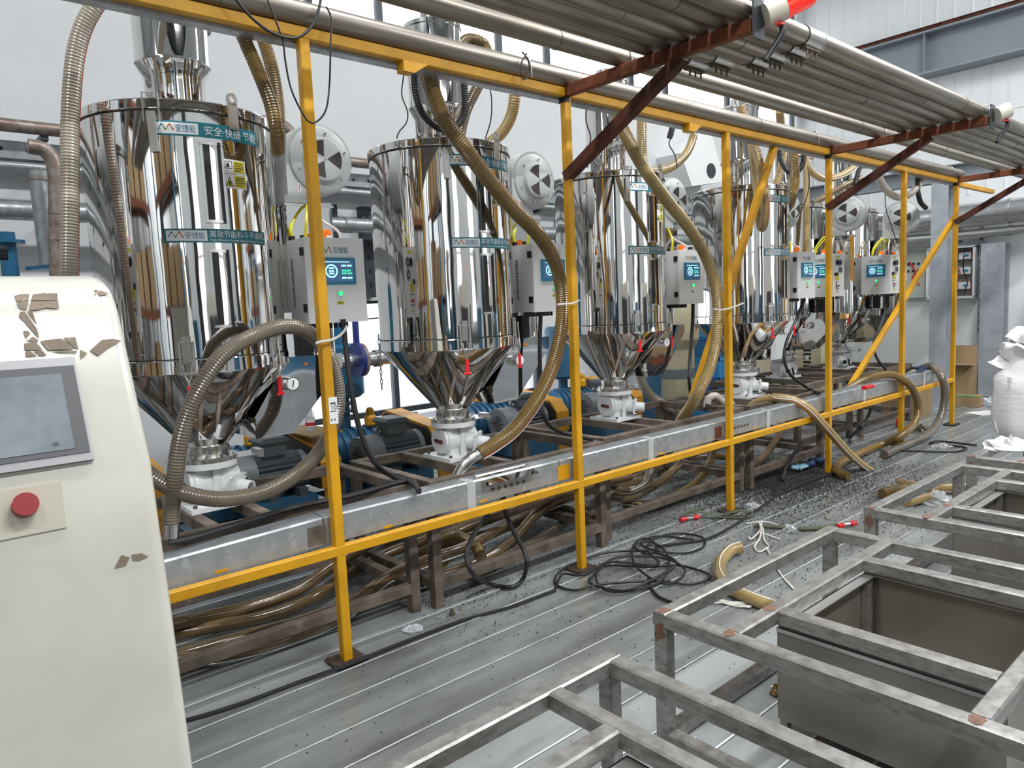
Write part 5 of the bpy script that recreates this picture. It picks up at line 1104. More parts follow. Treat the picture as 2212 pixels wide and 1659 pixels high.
t = thing('pipe_flange', 'blue flange on the tank top above the console', 'flange', (0.881, 2.550, 1.969))
part('disc', 'blue_tank', t, ('cyl', (0.881, 2.550, 1.969), (0.880, 2.550, 1.990), 0.13, 28))
EL = ['rusty elbow pipe above the blower at the left picture edge', 'rusty elbow pipe behind the nearest blower', 'rusty elbow pipe above the blower of the second hopper', 'rusty elbow pipe above the blower of the third hopper', 'rusty elbow pipe behind the blower of the fourth hopper']
for i in range(5):
    x, y, _ = HP[i]; y -= 0.06
    pipe_run(EL[i], [(x + 0.70, y + 0.34, 2.25), (x + 0.70, y + 0.34, 2.52), (x + 0.69, y + 0.34, 2.60), (x + 0.62, y + 0.35, 2.655), (x + 0.52, y + 0.38, 2.655), (x + 0.25, y + 0.48, 2.59), (x + 0.0, y + 0.57, 2.52)], 0.036, 'elbow_rust', (0.28, 0.5))

# bottle and cardboard on the first belt guard
bx, by = 2.355, 2.07
single(MB().prism([(2.25, 1.86), (2.52, 1.88), (2.50, 2.42), (2.24, 2.40)], 'z', 0.735, 0.747), 'cardboard_sheet', 'carton', 'flat cardboard piece lying on the belt guard under the water bottle', 'cardboard')
t = thing('water_bottle', 'clear plastic water bottle with red and white label and white cap', 'bottle', (bx, by, 0.747))
part('bottle_body', 'bottle', t, ('lathe', [(0.001, 0.747), (0.034, 0.748), (0.036, 0.76), (0.036, 0.86), (0.030, 0.885), (0.014, 0.915), (0.013, 0.93)], (bx, by), 24))
lb = part('bottle_label', 'bottle_label', t, ('lathe', [(0.0365, 0.785), (0.0365, 0.845)], (bx, by), 24))
part('label_mark', 'red_print', lb, ('lathe', [(0.0368, 0.792), (0.0368, 0.815)], (bx, by), 24))
part('cap', 'cap_white', t, ('lathe', [(0.016, 0.925), (0.016, 0.945), (0.001, 0.946)], (bx, by), 18))

# ------------------------------------------------------------------ things in the back right
t = thing('cream_hopper_column', 'cream painted cylindrical machine standing behind the third hopper', 'machine', (7.55, 2.6, 0))
part('upper_barrel', 'cream', t, ('lathe', [(0.30, 1.10), (0.30, 1.75), (0.25, 1.85), (0.001, 1.86)], (7.55, 2.6), 40))
part('taper', 'cream', t, ('lathe', [(0.30, 1.10), (0.24, 0.98)], (7.55, 2.6), 40))
part('lower_barrel', 'cream', t, ('lathe', [(0.24, 0.98), (0.24, 0.30), (0.22, 0.28)], (7.55, 2.6), 40))
part('grey_band', 'motor', t, ('lathe', [(0.2415, 0.62), (0.2415, 0.74)], (7.55, 2.6), 40))
part('base', 'motor_dark', t, ('lathe', [(0.22, 0.28), (0.20, 0.02), (0.26, 0.0)], (7.55, 2.6), 32))
for z, s in ((1.38, 1), (1.24, -1)):
    mb = MB(); mb.add([(7.53 + 0.03, 2.297, z - s * 0.03), (7.53 + 0.09, 2.305, z - s * 0.03), (7.53 + 0.06, 2.30, z + s * 0.03)], [(0, 1, 2)]); mb.build('red_triangle_mark', 'red_print', t, smooth=False)
t = single(MB().bar((6.904, 2.500, 0.212), (6.999, 2.500, 1.540), 0.16, 0.16), 'blue_post', 'blue_mach', 'blue painted upright post left of the cream machine', 'post')
t.location.z = 0.0 if t.location.z > 0 else t.location.z
# stacked blue crates
def crate(label, x, y, z, w, d, h, m):
    t = thing('plastic_crate', label, 'crate', (x, y, z), 'blue plastic crates')
    part('floor_panel', m, t, ('box', (x - w / 2 + 0.012, y - d / 2 + 0.012, z), (x + w / 2 - 0.012, y + d / 2 - 0.012, z + 0.012)))
    for s in (-1, 1):
        part('long_side', m, t, ('box', (x - w / 2, y + s * (d / 2 - 0.006) - 0.006, z), (x + w / 2, y + s * (d / 2 - 0.006) + 0.006, z + h)))
        part('short_side', m, t, ('box', (x + s * (w / 2 - 0.006) - 0.006, y - d / 2 + 0.012, z), (x + s * (w / 2 - 0.006) + 0.006, y + d / 2 - 0.012, z + h)))
    part('rim', m, t, ('box', (x - w / 2 - 0.012, y - d / 2 - 0.012, z + h - 0.035), (x + w / 2 + 0.012, y - d / 2, z + h)))
    for k in range(4): part('rib', m, t, ('box', (x - w / 2 + 0.08 + k * (w - 0.16) / 3 - 0.008, y - d / 2 - 0.01, z + 0.02), (x - w / 2 + 0.08 + k * (w - 0.16) / 3 + 0.008, y - d / 2, z + h - 0.035)))
    part('rim', m, t, ('box', (x - w / 2 - 0.012, y - d / 2 - 0.012, z + h - 0.035), (x - w / 2, y + d / 2, z + h)))
    return t
CR = ['bottom', 'second', 'third', 'fourth', 'topmost']
for k in range(5):
    crate('blue crate, %s of the tall stack right of the cream machine' % CR[k], 8.75, 2.75, 0.0 + k * 0.27, 0.75, 0.5, 0.265, 'crate' if k % 2 == 0 else 'crate_dark')
for k in range(2):
    crate('blue slatted crate, %s of the two behind the third rotary valve' % ('lower', 'upper')[k], 6.78, 3.05, 0.0 + k * 0.26, 0.5, 0.4, 0.255, 'crate')
# cream electrical cabinet with louvres
cc0 = (10.600, 2.423, 0.012); 
t = thing('cream_cabinet', 'cream machine cabinet with slotted vents before the back wall', 'cabinet', (10.9, 2.75, 0))
part('enclosure', 'cream', t, ('box', (10.6, 2.2, 0.02), (11.3, 3.2, 1.15)))
part('plinth', 'motor_dark', t, ('box', (10.63, 2.23, 0.0), (11.27, 3.17, 0.02)))
for k in range(12):
    for yy in (2.35, 2.6): part('vent_slot', 'black', t, ('box', (10.597, yy, 0.25 + k * 0.06), (10.6, yy + 0.12, 0.28 + k * 0.06)), smooth=False)
t = thing('cream_cabinet', 'low cream box standing left of the slotted cream cabinet', 'cabinet', (9.6, 2.8, 0))
part('enclosure', 'cream', t, ('box', (9.3, 2.5, 0.02), (10.2, 3.1, 0.75)))
part('plinth', 'motor_dark', t, ('box', (9.33, 2.53, 0.0), (10.17, 3.07, 0.02)))
part('door_seam', 'motor_dark', t, ('box', (9.297, 2.78, 0.06), (9.3, 2.79, 0.72)))
# cartons by the end wall
def carton(label, x, y, z, w, d, h, rz=0, open_=False, m='carton'):
    t = thing('carton', label, 'carton', (x, y, z), 'cardboard cartons'); t.rotation_euler = (0, 0, R(rz)); ORIG[t.name] = Vector((0, 0, 0))
    part('box', m, t, ('box', (-w / 2, -d / 2, 0), (w / 2, d / 2, h)))
    part('tape_strip', 'tape', t, ('box', (-w / 2 - 0.001, -0.03, h), (w / 2 + 0.001, 0.03, h + 0.001)))
    if open_:
        part('flap', m, t, ('prism', [(-w / 2, h), (-w / 2 - 0.22, h + 0.02), (-w / 2 - 0.22, h + 0.026), (-w / 2, h + 0.006)], 'y', -d / 2, d / 2))
        part('flap', m, t, ('box', (w / 2 - 0.006, -d / 2, h), (w / 2, d / 2, h + 0.25)))
    return t
c = (10.819, 0.334, 0.000); k1 = carton('small brown carton with green edge lying right of the last yellow post', c[0] + 0.14, c[1], 0, 0.18, 0.30, 0.15, 4)
part('green_edge', 'green_print', k1, ('box', (-0.091, -0.151, 0.135), (-0.088, 0.151, 0.15)))
carton('tall brown carton with raised flap behind the last yellow post', 11.45, 0.62, 0, 0.40, 0.40, 0.52, 10, True)
carton('brown carton on the floor behind the fifth yellow post', 9.95, 0.75, 0, 0.40, 0.45, 0.33, -5)
carton('low brown carton left of the tall carton near the grey column', 10.35, 1.35, 0, 0.35, 0.4, 0.40, 3)
# crumpled film and paper
def crumple(label, c, s, m, seed, cat='plastic film', name='crumpled_film', flat=0.6, n=14):
    rd = random.Random(seed); mb = MB(); vs = []; fs = []
    mm = 8
    for i in range(mm + 1):
        th = math.pi * 0.5 * i / mm
        for k in range(n):
            ph = 2 * math.pi * k / n; rr = s * (0.75 + 0.5 * rd.random())
            vs.append((c[0] + rr * math.sin(th) * math.cos(ph), c[1] + rr * math.sin(th) * math.sin(ph), max(c[2] + 0.002, c[2] + rr * flat * math.cos(th) * (0.5 + rd.random() * 0.7))))
    for i in range(mm):
        for k in range(n):
            l = (k + 1) % n; fs += [(i * n + k, i * n + l, (i + 1) * n + l), (i * n + k, (i + 1) * n + l, (i + 1) * n + k)]
    mb.add(vs, fs); o = single(mb, name, m, label, cat, 'crumpled film scraps', base=(c[0], c[1], c[2]), smooth=False); return o
crumple('crumpled clear film heap beside the small carton at the end wall', (11.149, 0.121, 0.000), 0.17, 'film', 1)
crumple('crumpled clear film lying inside the second steel frame', (5.863, -1.001, 0.000), 0.13, 'film', 2)
crumple('crumpled clear film with orange scraps on the floor right of the first post', (1.889, 0.071, -0.000), 0.05, 'film', 3, flat=0.4)
crumple('crumpled clear bag under the rail below the trunking screws', (2.908, 0.634, 0.000), 0.07, 'film', 4, flat=0.9)
crumple('small clear film scrap at the foot of the third post', (4.903, -0.047, 0.000), 0.05, 'film', 5)
crumple('white plastic bag crumpled behind the third stand', (5.311, 0.591, 0.000), 0.07, 'bag', 6, cat='plastic bag', name='plastic_bag', flat=1.1)
crumple('clear film scrap beside the white rope and strap', (4.533, -0.542, 0.000), 0.05, 'film', 7, flat=0.9)
crumple('clear film scrap on the floor under the cable loop by the bag', (7.996, -0.324, -0.000), 0.09, 'film', 8, flat=0.3)
crumple('grey plastic bag slumped under the farthest stand', (10.111, 1.086, 0.000), 0.16, 'galv_col', 9, cat='plastic bag', name='plastic_bag', flat=0.9)
pp = (10.353, 0.062, 0.002); single(MB().prism([(pp[0] - 0.15, pp[1] - 0.10), (pp[0] + 0.18, pp[1] - 0.30), (pp[0] + 0.32, pp[1] - 0.02), (pp[0] - 0.02, pp[1] + 0.12)], 'z', 0.0005, 0.004), 'paper_sheet', 'paper', 'white paper sheet lying on the floor before the bulk bag', 'paper')
pp = (11.996, 1.198, 0.002)

# bulk bag on the far steel frame
bb = (6.22, -1.73); t = thing('bulk_bag', 'large white woven bulk bag with folded top standing at the right', 'bulk bag', (bb[0], bb[1], 0.5))
rb = random.Random(4); mb = MB(); rings = []
prof = [(0.26, 0.50), (0.37, 0.51), (0.42, 0.56), (0.445, 0.68), (0.45, 0.80), (0.445, 0.92), (0.44, 1.02), (0.42, 1.09), (0.33, 1.13), (0.27, 1.17), (0.30, 1.21), (0.31, 1.25), (0.25, 1.27), (0.22, 1.30), (0.26, 1.335), (0.24, 1.36), (0.12, 1.375), (0.002, 1.375)]
for j, (r_, z) in enumerate(prof):
    z = 0.5 + (z - 0.5) * 0.88; rg = []; top = z > 1.0; r_ = r_ * (1.20 if z > 1.05 else 1.0); oy = 0.07 if z > 1.04 else 0.0
    for k in range(96):
        a = 2 * math.pi * k / 96; sq = 1.0 / max(abs(math.cos(a)), abs(math.sin(a))); f_ = 1 + (min(sq, 1.18) - 1) * (0.6 if not top else 0.2)
        wob = 1 + 0.010 * math.sin(5 * a + j * 1.3) + (0.05 * math.sin(3 * a + j) + 0.05 * math.sin(8 * a + 2.1 * j) if z > 1.03 else 0.010 * math.sin(13 * a + j * 2))
        rg.append((bb[0] + r_ * f_ * wob * math.cos(a), bb[1] + oy + r_ * f_ * wob * math.sin(a), z + (0.028 * math.sin(4 * a + j) + 0.015 * math.sin(11 * a + 2 * j) if top else (0.012 * math.sin(6 * a + j * 3) if z > 0.6 else 0.0))))
    rings.append(rg)
rings[0] = [(q[0], q[1], 0.502) for q in rings[0]]
mb.ring_loft(rings); mb.build('sack', 'bag', t, angle=80)
mb = MB(); mb.sweep([(bb[0] - 0.30, bb[1] + 0.36 + 0.02 * math.sin(q_), 0.56 + 0.04 * q_) for q_ in range(12)], 0.012, 6); mb.build('seam', 'bag', t)
crumple('white torn plastic hanging below the bulk bag onto the frame', (5.68, -1.50, 0.50), 0.14, 'bag', 12, flat=0.5)

# ------------------------------------------------------------------ raw steel frames in the foreground
def rack(label, X0, Yt, swap=False, tank=True, L=1.33, W=1.30):
    s = 0.055; h = s / 2; z = 0.5 - h; X1 = X0 + L; Yb = Yt - W
    t = thing('tank_frame', label, 'steel frame', ((X0 + X1) / 2, (Yt + Yb) / 2, 0), 'raw steel tube frames in the foreground')
    B = lambda n, a, b: part(n, 'raw', t, ('bar', a, b, s, s, 0.006))
    B('outer_bar', (X0, Yt - h, z), (X1, Yt - h, z)); B('outer_bar', (X0, Yb + h, z), (X1, Yb + h, z))
    B('outer_bar', (X0 + h, Yt - s, z), (X0 + h, Yb + s, z)); B('outer_bar', (X1 - h, Yt - s, z), (X1 - h, Yb + s, z))
    ya, yb = Yt - 0.29, Yb + 0.29; xa, xb = X0 + 0.29, X1 - 0.29
    if not swap:
        B('inner_bar', (X0 + s, ya, z), (X1 - s, ya, z)); B('inner_bar', (X0 + s, yb, z), (X1 - s, yb, z))
        B('inner_bar', (xa + h, ya - h, z), (xa + h, yb + h, z)); B('inner_bar', (xb - h, ya - h, z), (xb - h, yb + h, z))
    else:
        B('inner_bar', (xa, Yt - s, z), (xa, Yb + s, z)); B('inner_bar', (xb, Yt - s, z), (xb, Yb + s, z))
        B('inner_bar', (xa + h, ya, z), (xb - h, ya, z)); B('inner_bar', (xa + h, yb, z), (xb - h, yb, z))
    for x in (X0 + h, X1 - h):
        for y in (Yt - h, Yb + h): B('leg', (x, y, 0), (x, y, 0.5 - s))
    B('bottom_bar', (X0 + s, Yt - h, h), (X1 - s, Yt - h, h)); B('bottom_bar', (X0 + s, Yb + h, h), (X1 - s, Yb + h, h))
    B('bottom_bar', (X0 + h, Yt - s, h), (X0 + h, Yb + s, h)); B('bottom_bar', (X1 - h, Yt - s, h), (X1 - h, Yb + s, h))
    rq = random.Random(int(X0 * 100))
    def blot(cx, cy, cz, u, v, a, b):
        n_ = 11; mb = MB(); u = Vector(u); v = Vector(v); c0 = Vector((cx, cy, cz))
        mb.add([c0 + u * (a * rq.uniform(0.6, 1.15) * math.cos(2 * math.pi * k / n_)) + v * (b * rq.uniform(0.6, 1.15) * math.sin(2 * math.pi * k / n_)) for k in range(n_)], [tuple(range(n_))]); mb.build('primer_patch', 'primer', t, smooth=False)
    for x in (X0, X1):
        blot(x - 0.0012, Yt - h, 0.43, (0, 1, 0), (0, 0, 1), 0.026, 0.04)
    for x, y in ((X0 + h, ya), (xa, ya), (X0 + h, Yt - h), (X0 + h, yb)):
        blot(x, y, 0.5012, (1, 0, 0), (0, 1, 0), 0.03, 0.024)
    return t, (xa, xb, ya, yb)
def tank(label, xa, xb, ya, yb):
    x0, x1, y1, y0 = xa + 0.004, xb - 0.0, ya - 0.025, yb + 0.0
    zb, zt = 0.10, 0.438; th = 0.004
    t = thing('sheet_tank', label, 'tank', ((x0 + x1) / 2, (y0 + y1) / 2, 0), 'sheet steel tanks in the frames')
    part('side_panel', 'sheet', t, ('box', (x0, y0, zb), (x0 + th, y1, zt)), smooth=False)
    part('side_panel', 'sheet', t, ('box', (x1 - th, y0, zb), (x1, y1, zt)), smooth=False)
    part('end_panel', 'sheet', t, ('box', (x0 + th, y0, zb), (x1 - th, y0 + th, zt)), smooth=False)
    part('end_panel', 'sheet', t, ('box', (x0 + th, y1 - th, zb), (x1 - th, y1, zt)), smooth=False)
    part('bottom_panel', 'sheet', t, ('box', (x0 + th, y0 + th, zb), (x1 - th, y1 - th, zb + th)), smooth=False)
    for a, b in (((x0 - 0.0, y0, zt - 0.006), (x0 + 0.045, y1, zt)), ((x1 - 0.045, y0, zt - 0.006), (x1, y1, zt)), ((x0 + 0.045, y1 - 0.045, zt - 0.006), (x1 - 0.045, y1, zt)), ((x0 + 0.045, y0, zt - 0.006), (x1 - 0.045, y0 + 0.045, zt))):
        part('rim', 'steel_dull', t, ('box', a, b), smooth=False)
    part('folded_edge', 'steel', t, ('box', (x0 - 0.007, y0, zt - 0.012), (x0, y1, zt + 0.001)))
    part('corner_post', 'raw', t, ('box', (x1 - 0.08, y1 - 0.03, zb + 0.01), (x1 - 0.03, y1 - 0.006, zt - 0.01)))
    for x in (x0 + 0.02, x1 - 0.02):
        for y in (y0 + 0.02, y1 - 0.02): part('foot', 'raw', t, ('box', (x - 0.014, y - 0.014, 0), (x + 0.014, y + 0.014, zb)))
    return t
rk, q = rack('raw steel tube frame with tank, second from the viewer', 1.985, -1.375); tank('open sheet steel tank inside the second frame from the viewer', *q)
rk, q = rack('raw steel tube frame with tank, third from the viewer', 3.712, -1.375); tank('open sheet steel tank inside the third frame from the viewer', *q)
rk, q = rack('raw steel tube frame under the white bulk bag', 5.27, -1.365)
rk, q = rack('nearest raw steel tube frame, cut by the lower picture edge', 0.40, -1.455, True, L=1.255); tank('open sheet steel tank inside the nearest frame', q[0] + 0.03, q[1] - 0.02, q[2] - 0.02, q[3] + 0.02)

# ------------------------------------------------------------------ ivory machine console at the left
XR, XLc = 0.36, -0.42
prof = [(-1.00, 0.0), (-1.00, 1.70), (-1.209, 1.703), (-1.27, 1.700), (-1.314, 1.689), (-1.35, 1.675), (-1.373, 1.655), (-1.388, 1.635), (-1.402, 1.609), (-1.515, 1.342), (-1.535, 1.20), (-1.555, 1.087), (-1.595, 0.779), (-1.60, 0.70), (-1.60, 0.0)]
con = thing('machine_console', 'ivory machine console with scraped paint, screen and red button at the left', 'console', (0.0, -1.3, 0))
mb = MB(); n = len(prof)
rings = []
for dx, sh in ((XLc, 0.0), (XR - 0.022, 0.0), (XR - 0.007, 0.004), (XR, 0.014)):
    rings.append([(dx, y + (sh if y < -1.1 else 0), z - (sh if z > 1.6 else 0)) for y, z in prof])
mb.ring_loft(rings); mb.build('housing', 'console', con, angle=50)
# the sloping front: y = a + b z in the screen zone
def fr(x, z, o=0.0):
    A = Vector((0, -1.402, 1.609)); B = Vector((0, -1.515, 1.342)); C2 = Vector((0, -1.555, 1.087)); D2 = Vector((0, -1.595, 0.779))
    seg = [(A, B), (B, Vector((0, -1.535, 1.20))), (Vector((0, -1.535, 1.20)), C2), (C2, D2)]
    TP = [(-1.388, 1.635), (-1.373, 1.655), (-1.35, 1.675), (-1.314, 1.689)]
    for a, b in seg:
        if z >= b.z or b is D2:
            k = (z - b.z) / (a.z - b.z); y = b.y + (a.y - b.y) * k; d = Vector((0, a.z - b.z, -(a.y - b.y))).normalized(); nn = Vector((0, -abs(d.y), abs(d.z) if True else 0)); break
    return Vector((x, y, z)) + nn * o
def fplate(name, m, x0, x1, z0, z1, o0, o1, par=con):
    mb = MB(); mb.add([fr(x0, z0, o0), fr(x1, z0, o0), fr(x1, z1, o0), fr(x0, z1, o0), fr(x0, z0, o1), fr(x1, z0, o1), fr(x1, z1, o1), fr(x0, z1, o1)], [(0, 3, 2, 1), (4, 5, 6, 7), (0, 1, 5, 4), (1, 2, 6, 5), (2, 3, 7, 6), (3, 0, 4, 7)])
    return mb.build(name, m, par, smooth=False)
bz = fplate('screen_frame', 'bezel', -0.06, 0.266, 1.362, 1.541, -0.01, 0.010)
fplate('screen_border', 'bezel_dark', -0.05, 0.262, 1.375, 1.526, 0.010, 0.0115, bz)
fplate('display', 'screen_off', -0.035, 0.240, 1.384, 1.513, 0.0115, 0.0125, bz)
rc_ = fplate('button_recess', 'recess', 0.02, 0.212, 1.258, 1.337, -0.01, 0.003)
bc = fr(0.156, 1.305, 0.003); nb = Vector((0, -0.92, 0.39)).normalized()
part('stop_button', 'red_button', con, ('cyl', bc, bc + nb * 0.022, 0.019, 28))
part('button_collar', 'darkgrey', con, ('cyl', bc - nb * 0.004, bc + nb * 0.006, 0.013, 24))
# tape residue left on the paint
RES = [[(0.194, -1.369, 1.658), (0.204, -1.366, 1.661), (0.218, -1.366, 1.661), (0.214, -1.377, 1.649), (0.196, -1.378, 1.648)], [(0.223, -1.367, 1.660), (0.242, -1.365, 1.662), (0.262, -1.366, 1.661), (0.260, -1.378, 1.648), (0.217, -1.377, 1.649)],
       [(0.196, -1.379, 1.647), (0.214, -1.378, 1.648), (0.208, -1.389, 1.632), (0.199, -1.388, 1.634), (0.197, -1.386, 1.638)], [(0.217, -1.379, 1.647), (0.260, -1.379, 1.647), (0.258, -1.389, 1.633), (0.247, -1.389, 1.633), (0.239, -1.388, 1.635), (0.225, -1.390, 1.631), (0.212, -1.390, 1.631)],
       [(0.197, -1.392, 1.628), (0.204, -1.391, 1.629), (0.218, -1.407, 1.597), (0.219, -1.415, 1.579), (0.214, -1.411, 1.587), (0.195, -1.396, 1.620)], [(0.208, -1.391, 1.629), (0.216, -1.391, 1.630), (0.217, -1.397, 1.619), (0.219, -1.405, 1.602)],
       [(0.196, -1.408, 1.595), (0.204, -1.408, 1.594), (0.207, -1.410, 1.589), (0.199, -1.414, 1.581)], [(0.203, -1.415, 1.579), (0.209, -1.413, 1.584), (0.215, -1.415, 1.579), (0.217, -1.417, 1.574), (0.197, -1.416, 1.577)],
       [(0.195, -1.417, 1.573), (0.213, -1.417, 1.573), (0.221, -1.423, 1.559), (0.194, -1.422, 1.561)], [(0.219, -1.416, 1.575), (0.236, -1.415, 1.577), (0.252, -1.415, 1.578), (0.263, -1.421, 1.564), (0.269, -1.424, 1.557), (0.246, -1.424, 1.558), (0.229, -1.424, 1.558)], [(0.255, -1.415, 1.579), (0.275, -1.415, 1.579), (0.276, -1.422, 1.561), (0.277, -1.424, 1.556), (0.270, -1.423, 1.560)],
       [(0.195, -1.423, 1.559), (0.202, -1.423, 1.558), (0.211, -1.427, 1.549), (0.194, -1.427, 1.550)], [(0.207, -1.423, 1.559), (0.220, -1.424, 1.558), (0.225, -1.427, 1.549), (0.215, -1.427, 1.549)], [(0.233, -1.424, 1.556), (0.273, -1.425, 1.554), (0.272, -1.427, 1.550), (0.245, -1.426, 1.553)],
       [(0.294, -1.426, 1.553), (0.317, -1.418, 1.571), (0.336, -1.418, 1.572), (0.350, -1.420, 1.567), (0.327, -1.424, 1.556), (0.306, -1.430, 1.542)],
       [(0.279, -1.424, 1.556), (0.289, -1.428, 1.548), (0.284, -1.430, 1.544), (0.277, -1.432, 1.539)],
       [(0.324, -1.359, 1.667), (0.332, -1.360, 1.666), (0.327, -1.365, 1.662)], [(0.332, -1.361, 1.665), (0.340, -1.364, 1.663), (0.348, -1.369, 1.658), (0.331, -1.373, 1.655), (0.329, -1.367, 1.661)], [(0.323, -1.369, 1.659), (0.327, -1.369, 1.659), (0.321, -1.374, 1.653)],
       [(0.275, -1.540, 1.170), (0.288, -1.537, 1.190), (0.301, -1.538, 1.182), (0.293, -1.540, 1.170)], [(0.304, -1.537, 1.186), (0.320, -1.538, 1.185), (0.332, -1.539, 1.176), (0.315, -1.540, 1.173), (0.305, -1.539, 1.176)]]
for poly in RES:
    mb = MB(); mb.add([(q_[0], q_[1] - 0.0022, q_[2] + 0.0012) for q_ in poly], [tuple(range(len(poly)))]); mb.build('tape_residue', 'residue', con, smooth=False)

# ------------------------------------------------------------------ clutter on the floor
# lifting straps with red hooks
def ribbon(pts, wd, th=0.004, upv=(0, 0, 1)):
    P = catmull(pts, 0.02); rings = []
    for i in range(len(P)):
        a = P[max(0, i - 1)]; b = P[min(len(P) - 1, i + 1)]; tg = (b - a).normalized(); u = Vector(upv); s_ = tg.cross(u)
        s_ = s_.normalized() if s_.length > 1e-4 else Vector((1, 0, 0)); v_ = s_.cross(tg)
        rings.append([P[i] + s_ * (wd / 2) + v_ * th, P[i] - s_ * (wd / 2) + v_ * th, P[i] - s_ * (wd / 2), P[i] + s_ * (wd / 2)])
    return MB().ring_loft(rings)
def strap(label, pts, hook, seed):
    t = thing('lifting_strap', label, 'strap', pts[0], 'olive lifting straps')
    ribbon(pts, 0.05, 0.006).build('webbing', 'strap', t)
    h = Vector(hook)
    hk = part('red_hook', 'red', t, ('bar', h + Vector((-0.06, -0.01, 0.018)), h + Vector((0.0, -0.02, 0.018)), 0.03, 0.026, 0.008))
    part('hook_pin', 'steel', hk, ('bar', h + Vector((0.0, -0.02, 0.018)), h + Vector((0.05, -0.045, 0.018)), 0.022, 0.02, 0.004))
    part('hook_tip', 'red', hk, ('bar', h + Vector((0.05, -0.045, 0.018)), h + Vector((0.095, -0.06, 0.018)), 0.034, 0.026, 0.008))
    return t
strap('olive lifting strap with red hook at the foot of the third post', [(4.309, 0.174, 0.030), (4.375, 0.119, 0.050), (4.446, 0.049, 0.030), (4.497, -0.034, 0.010), (4.608, -0.154, 0.008), (4.670, -0.162, 0.030), (4.596, -0.125, 0.050), (4.518, -0.021, 0.020)], (4.283, 0.144, 0.000), 1)
strap('olive lifting strap lying between the frames with red hook at its end', [(4.469, -0.310, 0.010), (4.536, -0.446, 0.012), (4.598, -0.581, 0.012), (4.715, -0.686, 0.012), (4.842, -0.738, 0.012)], (4.839, -0.739, 0.000), 2)
# white rope bundles
t = thing('rope_bundle', 'tangle of thin white rope on the floor left of the second strap', 'rope', (4.323, -0.481, 0.000), 'white rope scraps')
rr_ = random.Random(3)
for k, pts in enumerate(([(4.470, -0.245, 0.010), (4.537, -0.306, 0.020), (4.568, -0.359, 0.020), (4.580, -0.422, 0.010)], [(4.499, -0.328, 0.030), (4.374, -0.408, 0.020), (4.195, -0.445, 0.008), (4.224, -0.414, 0.010)],
                         [(4.509, -0.340, 0.030), (4.244, -0.483, 0.020), (4.084, -0.537, 0.010), (4.015, -0.609, 0.008), (4.130, -0.607, 0.008)], [(4.431, -0.395, 0.020), (4.244, -0.510, 0.010), (4.162, -0.589, 0.008)],
                         [(4.330, -0.433, 0.020), (4.332, -0.509, 0.010), (4.316, -0.584, 0.008)], [(4.120, -0.596, 0.008), (3.911, -0.767, 0.006), (3.740, -0.913, 0.006), (3.615, -1.048, 0.006)])):
    mb = MB(); mb.sweep(catmull(pts, 0.015), 0.006, 6); mb.build('strand', 'rope', t)
t = thing('rope_bundle', 'frayed white rope ends lying inside the second frame corner', 'rope', (3.211, -0.890, 0.000), 'white rope scraps')
for k in range(5):
    o_ = 3 * k - 6
    mb = MB(); mb.sweep([q_ + Vector((0.002 * o_ * (0.3 + 0.08 * i_), 0.0035 * o_ + 0.010 * math.sin(i_ * 0.9 + k * 1.7), 0.003 * (k % 2))) for i_, q_ in enumerate(catmull([(3.106, -0.805, 0.008), (3.187, -0.836, 0.012), (3.209, -0.905, 0.010), (3.237, -0.955, 0.008), (3.258, -0.991, 0.007)], 0.015))], 0.0045, 6); mb.build('strand', 'rope', t)
# work gloves
def glove(label, c, rz, m, flat=1.0, zoff=0.0):
    t = thing('work_glove', label, 'glove', c, 'work gloves'); ORIG[t.name] = Vector((0, 0, 0)); t.rotation_euler = (0, 0, R(rz))
    part('palm', m, t, ('sphere', (0, 0, 0.022), 0.06, 14, 8, (0.95, 0.75, 0.36)))
    for k, (dy, ln, an) in enumerate(((-0.034, 0.075, -8), (-0.012, 0.09, -2), (0.012, 0.085, 4), (0.034, 0.065, 12))):
        mb = MB(); mb.sweep(catmull([(0.035, dy, 0.020), (0.035 + ln * 0.5, dy + ln * 0.5 * math.sin(R(an)), 0.024), (0.035 + ln, dy + ln * math.sin(R(an)), 0.014)], 0.01), 0.0115, 8); mb.build('finger', m, t)
    mb = MB(); mb.sweep(catmull([(-0.02, -0.035, 0.02), (0.015, -0.07, 0.022), (0.045, -0.085, 0.014)], 0.01), 0.013, 8); mb.build('thumb', m, t)
    part('cuff', 'glove_blue', t, ('cyl', (-0.045, 0, 0.022), (-0.12, 0.01, 0.03), 0.022, 14, 0.034))
    return t
glove('pale teal work glove lying on the pellets by the fourth post', (6.181, 0.213, 0.030), 170, 'glove_teal')
glove('navy work glove lying on the pellets beside the pale one', (6.480, 0.200, 0.030), 60, 'glove_blue')
g3 = glove('navy and teal work glove draped on the trunking end', (8.600, 0.120, 0.706), 40, 'glove_blue')
# loose bolt, offcuts
pb = (2.132, 0.070, -0.000); t = thing('loose_bolt', 'rusty bolt standing on the floor right of the first post', 'bolt', pb)
part('head', 'bolt', t, ('cyl', pb, (pb[0], pb[1], 0.012), 0.017, 6)); part('shank', 'bolt', t, ('cyl', (pb[0], pb[1], 0.012), (pb[0], pb[1], 0.034), 0.009, 12))
pb = (2.584, -1.522, 0.000); crumple('crumpled amber hose scrap behind the second tank', (pb[0], pb[1], 0.0), 0.03, 'amber', 21, cat='scrap', name='hose_scrap', flat=1.2)
crumple('crumpled white paper scrap under the nearest frame corner', (2.066, -1.465, 0.000), 0.035, 'paper', 22, cat='paper scrap', name='paper_scrap', flat=0.4)
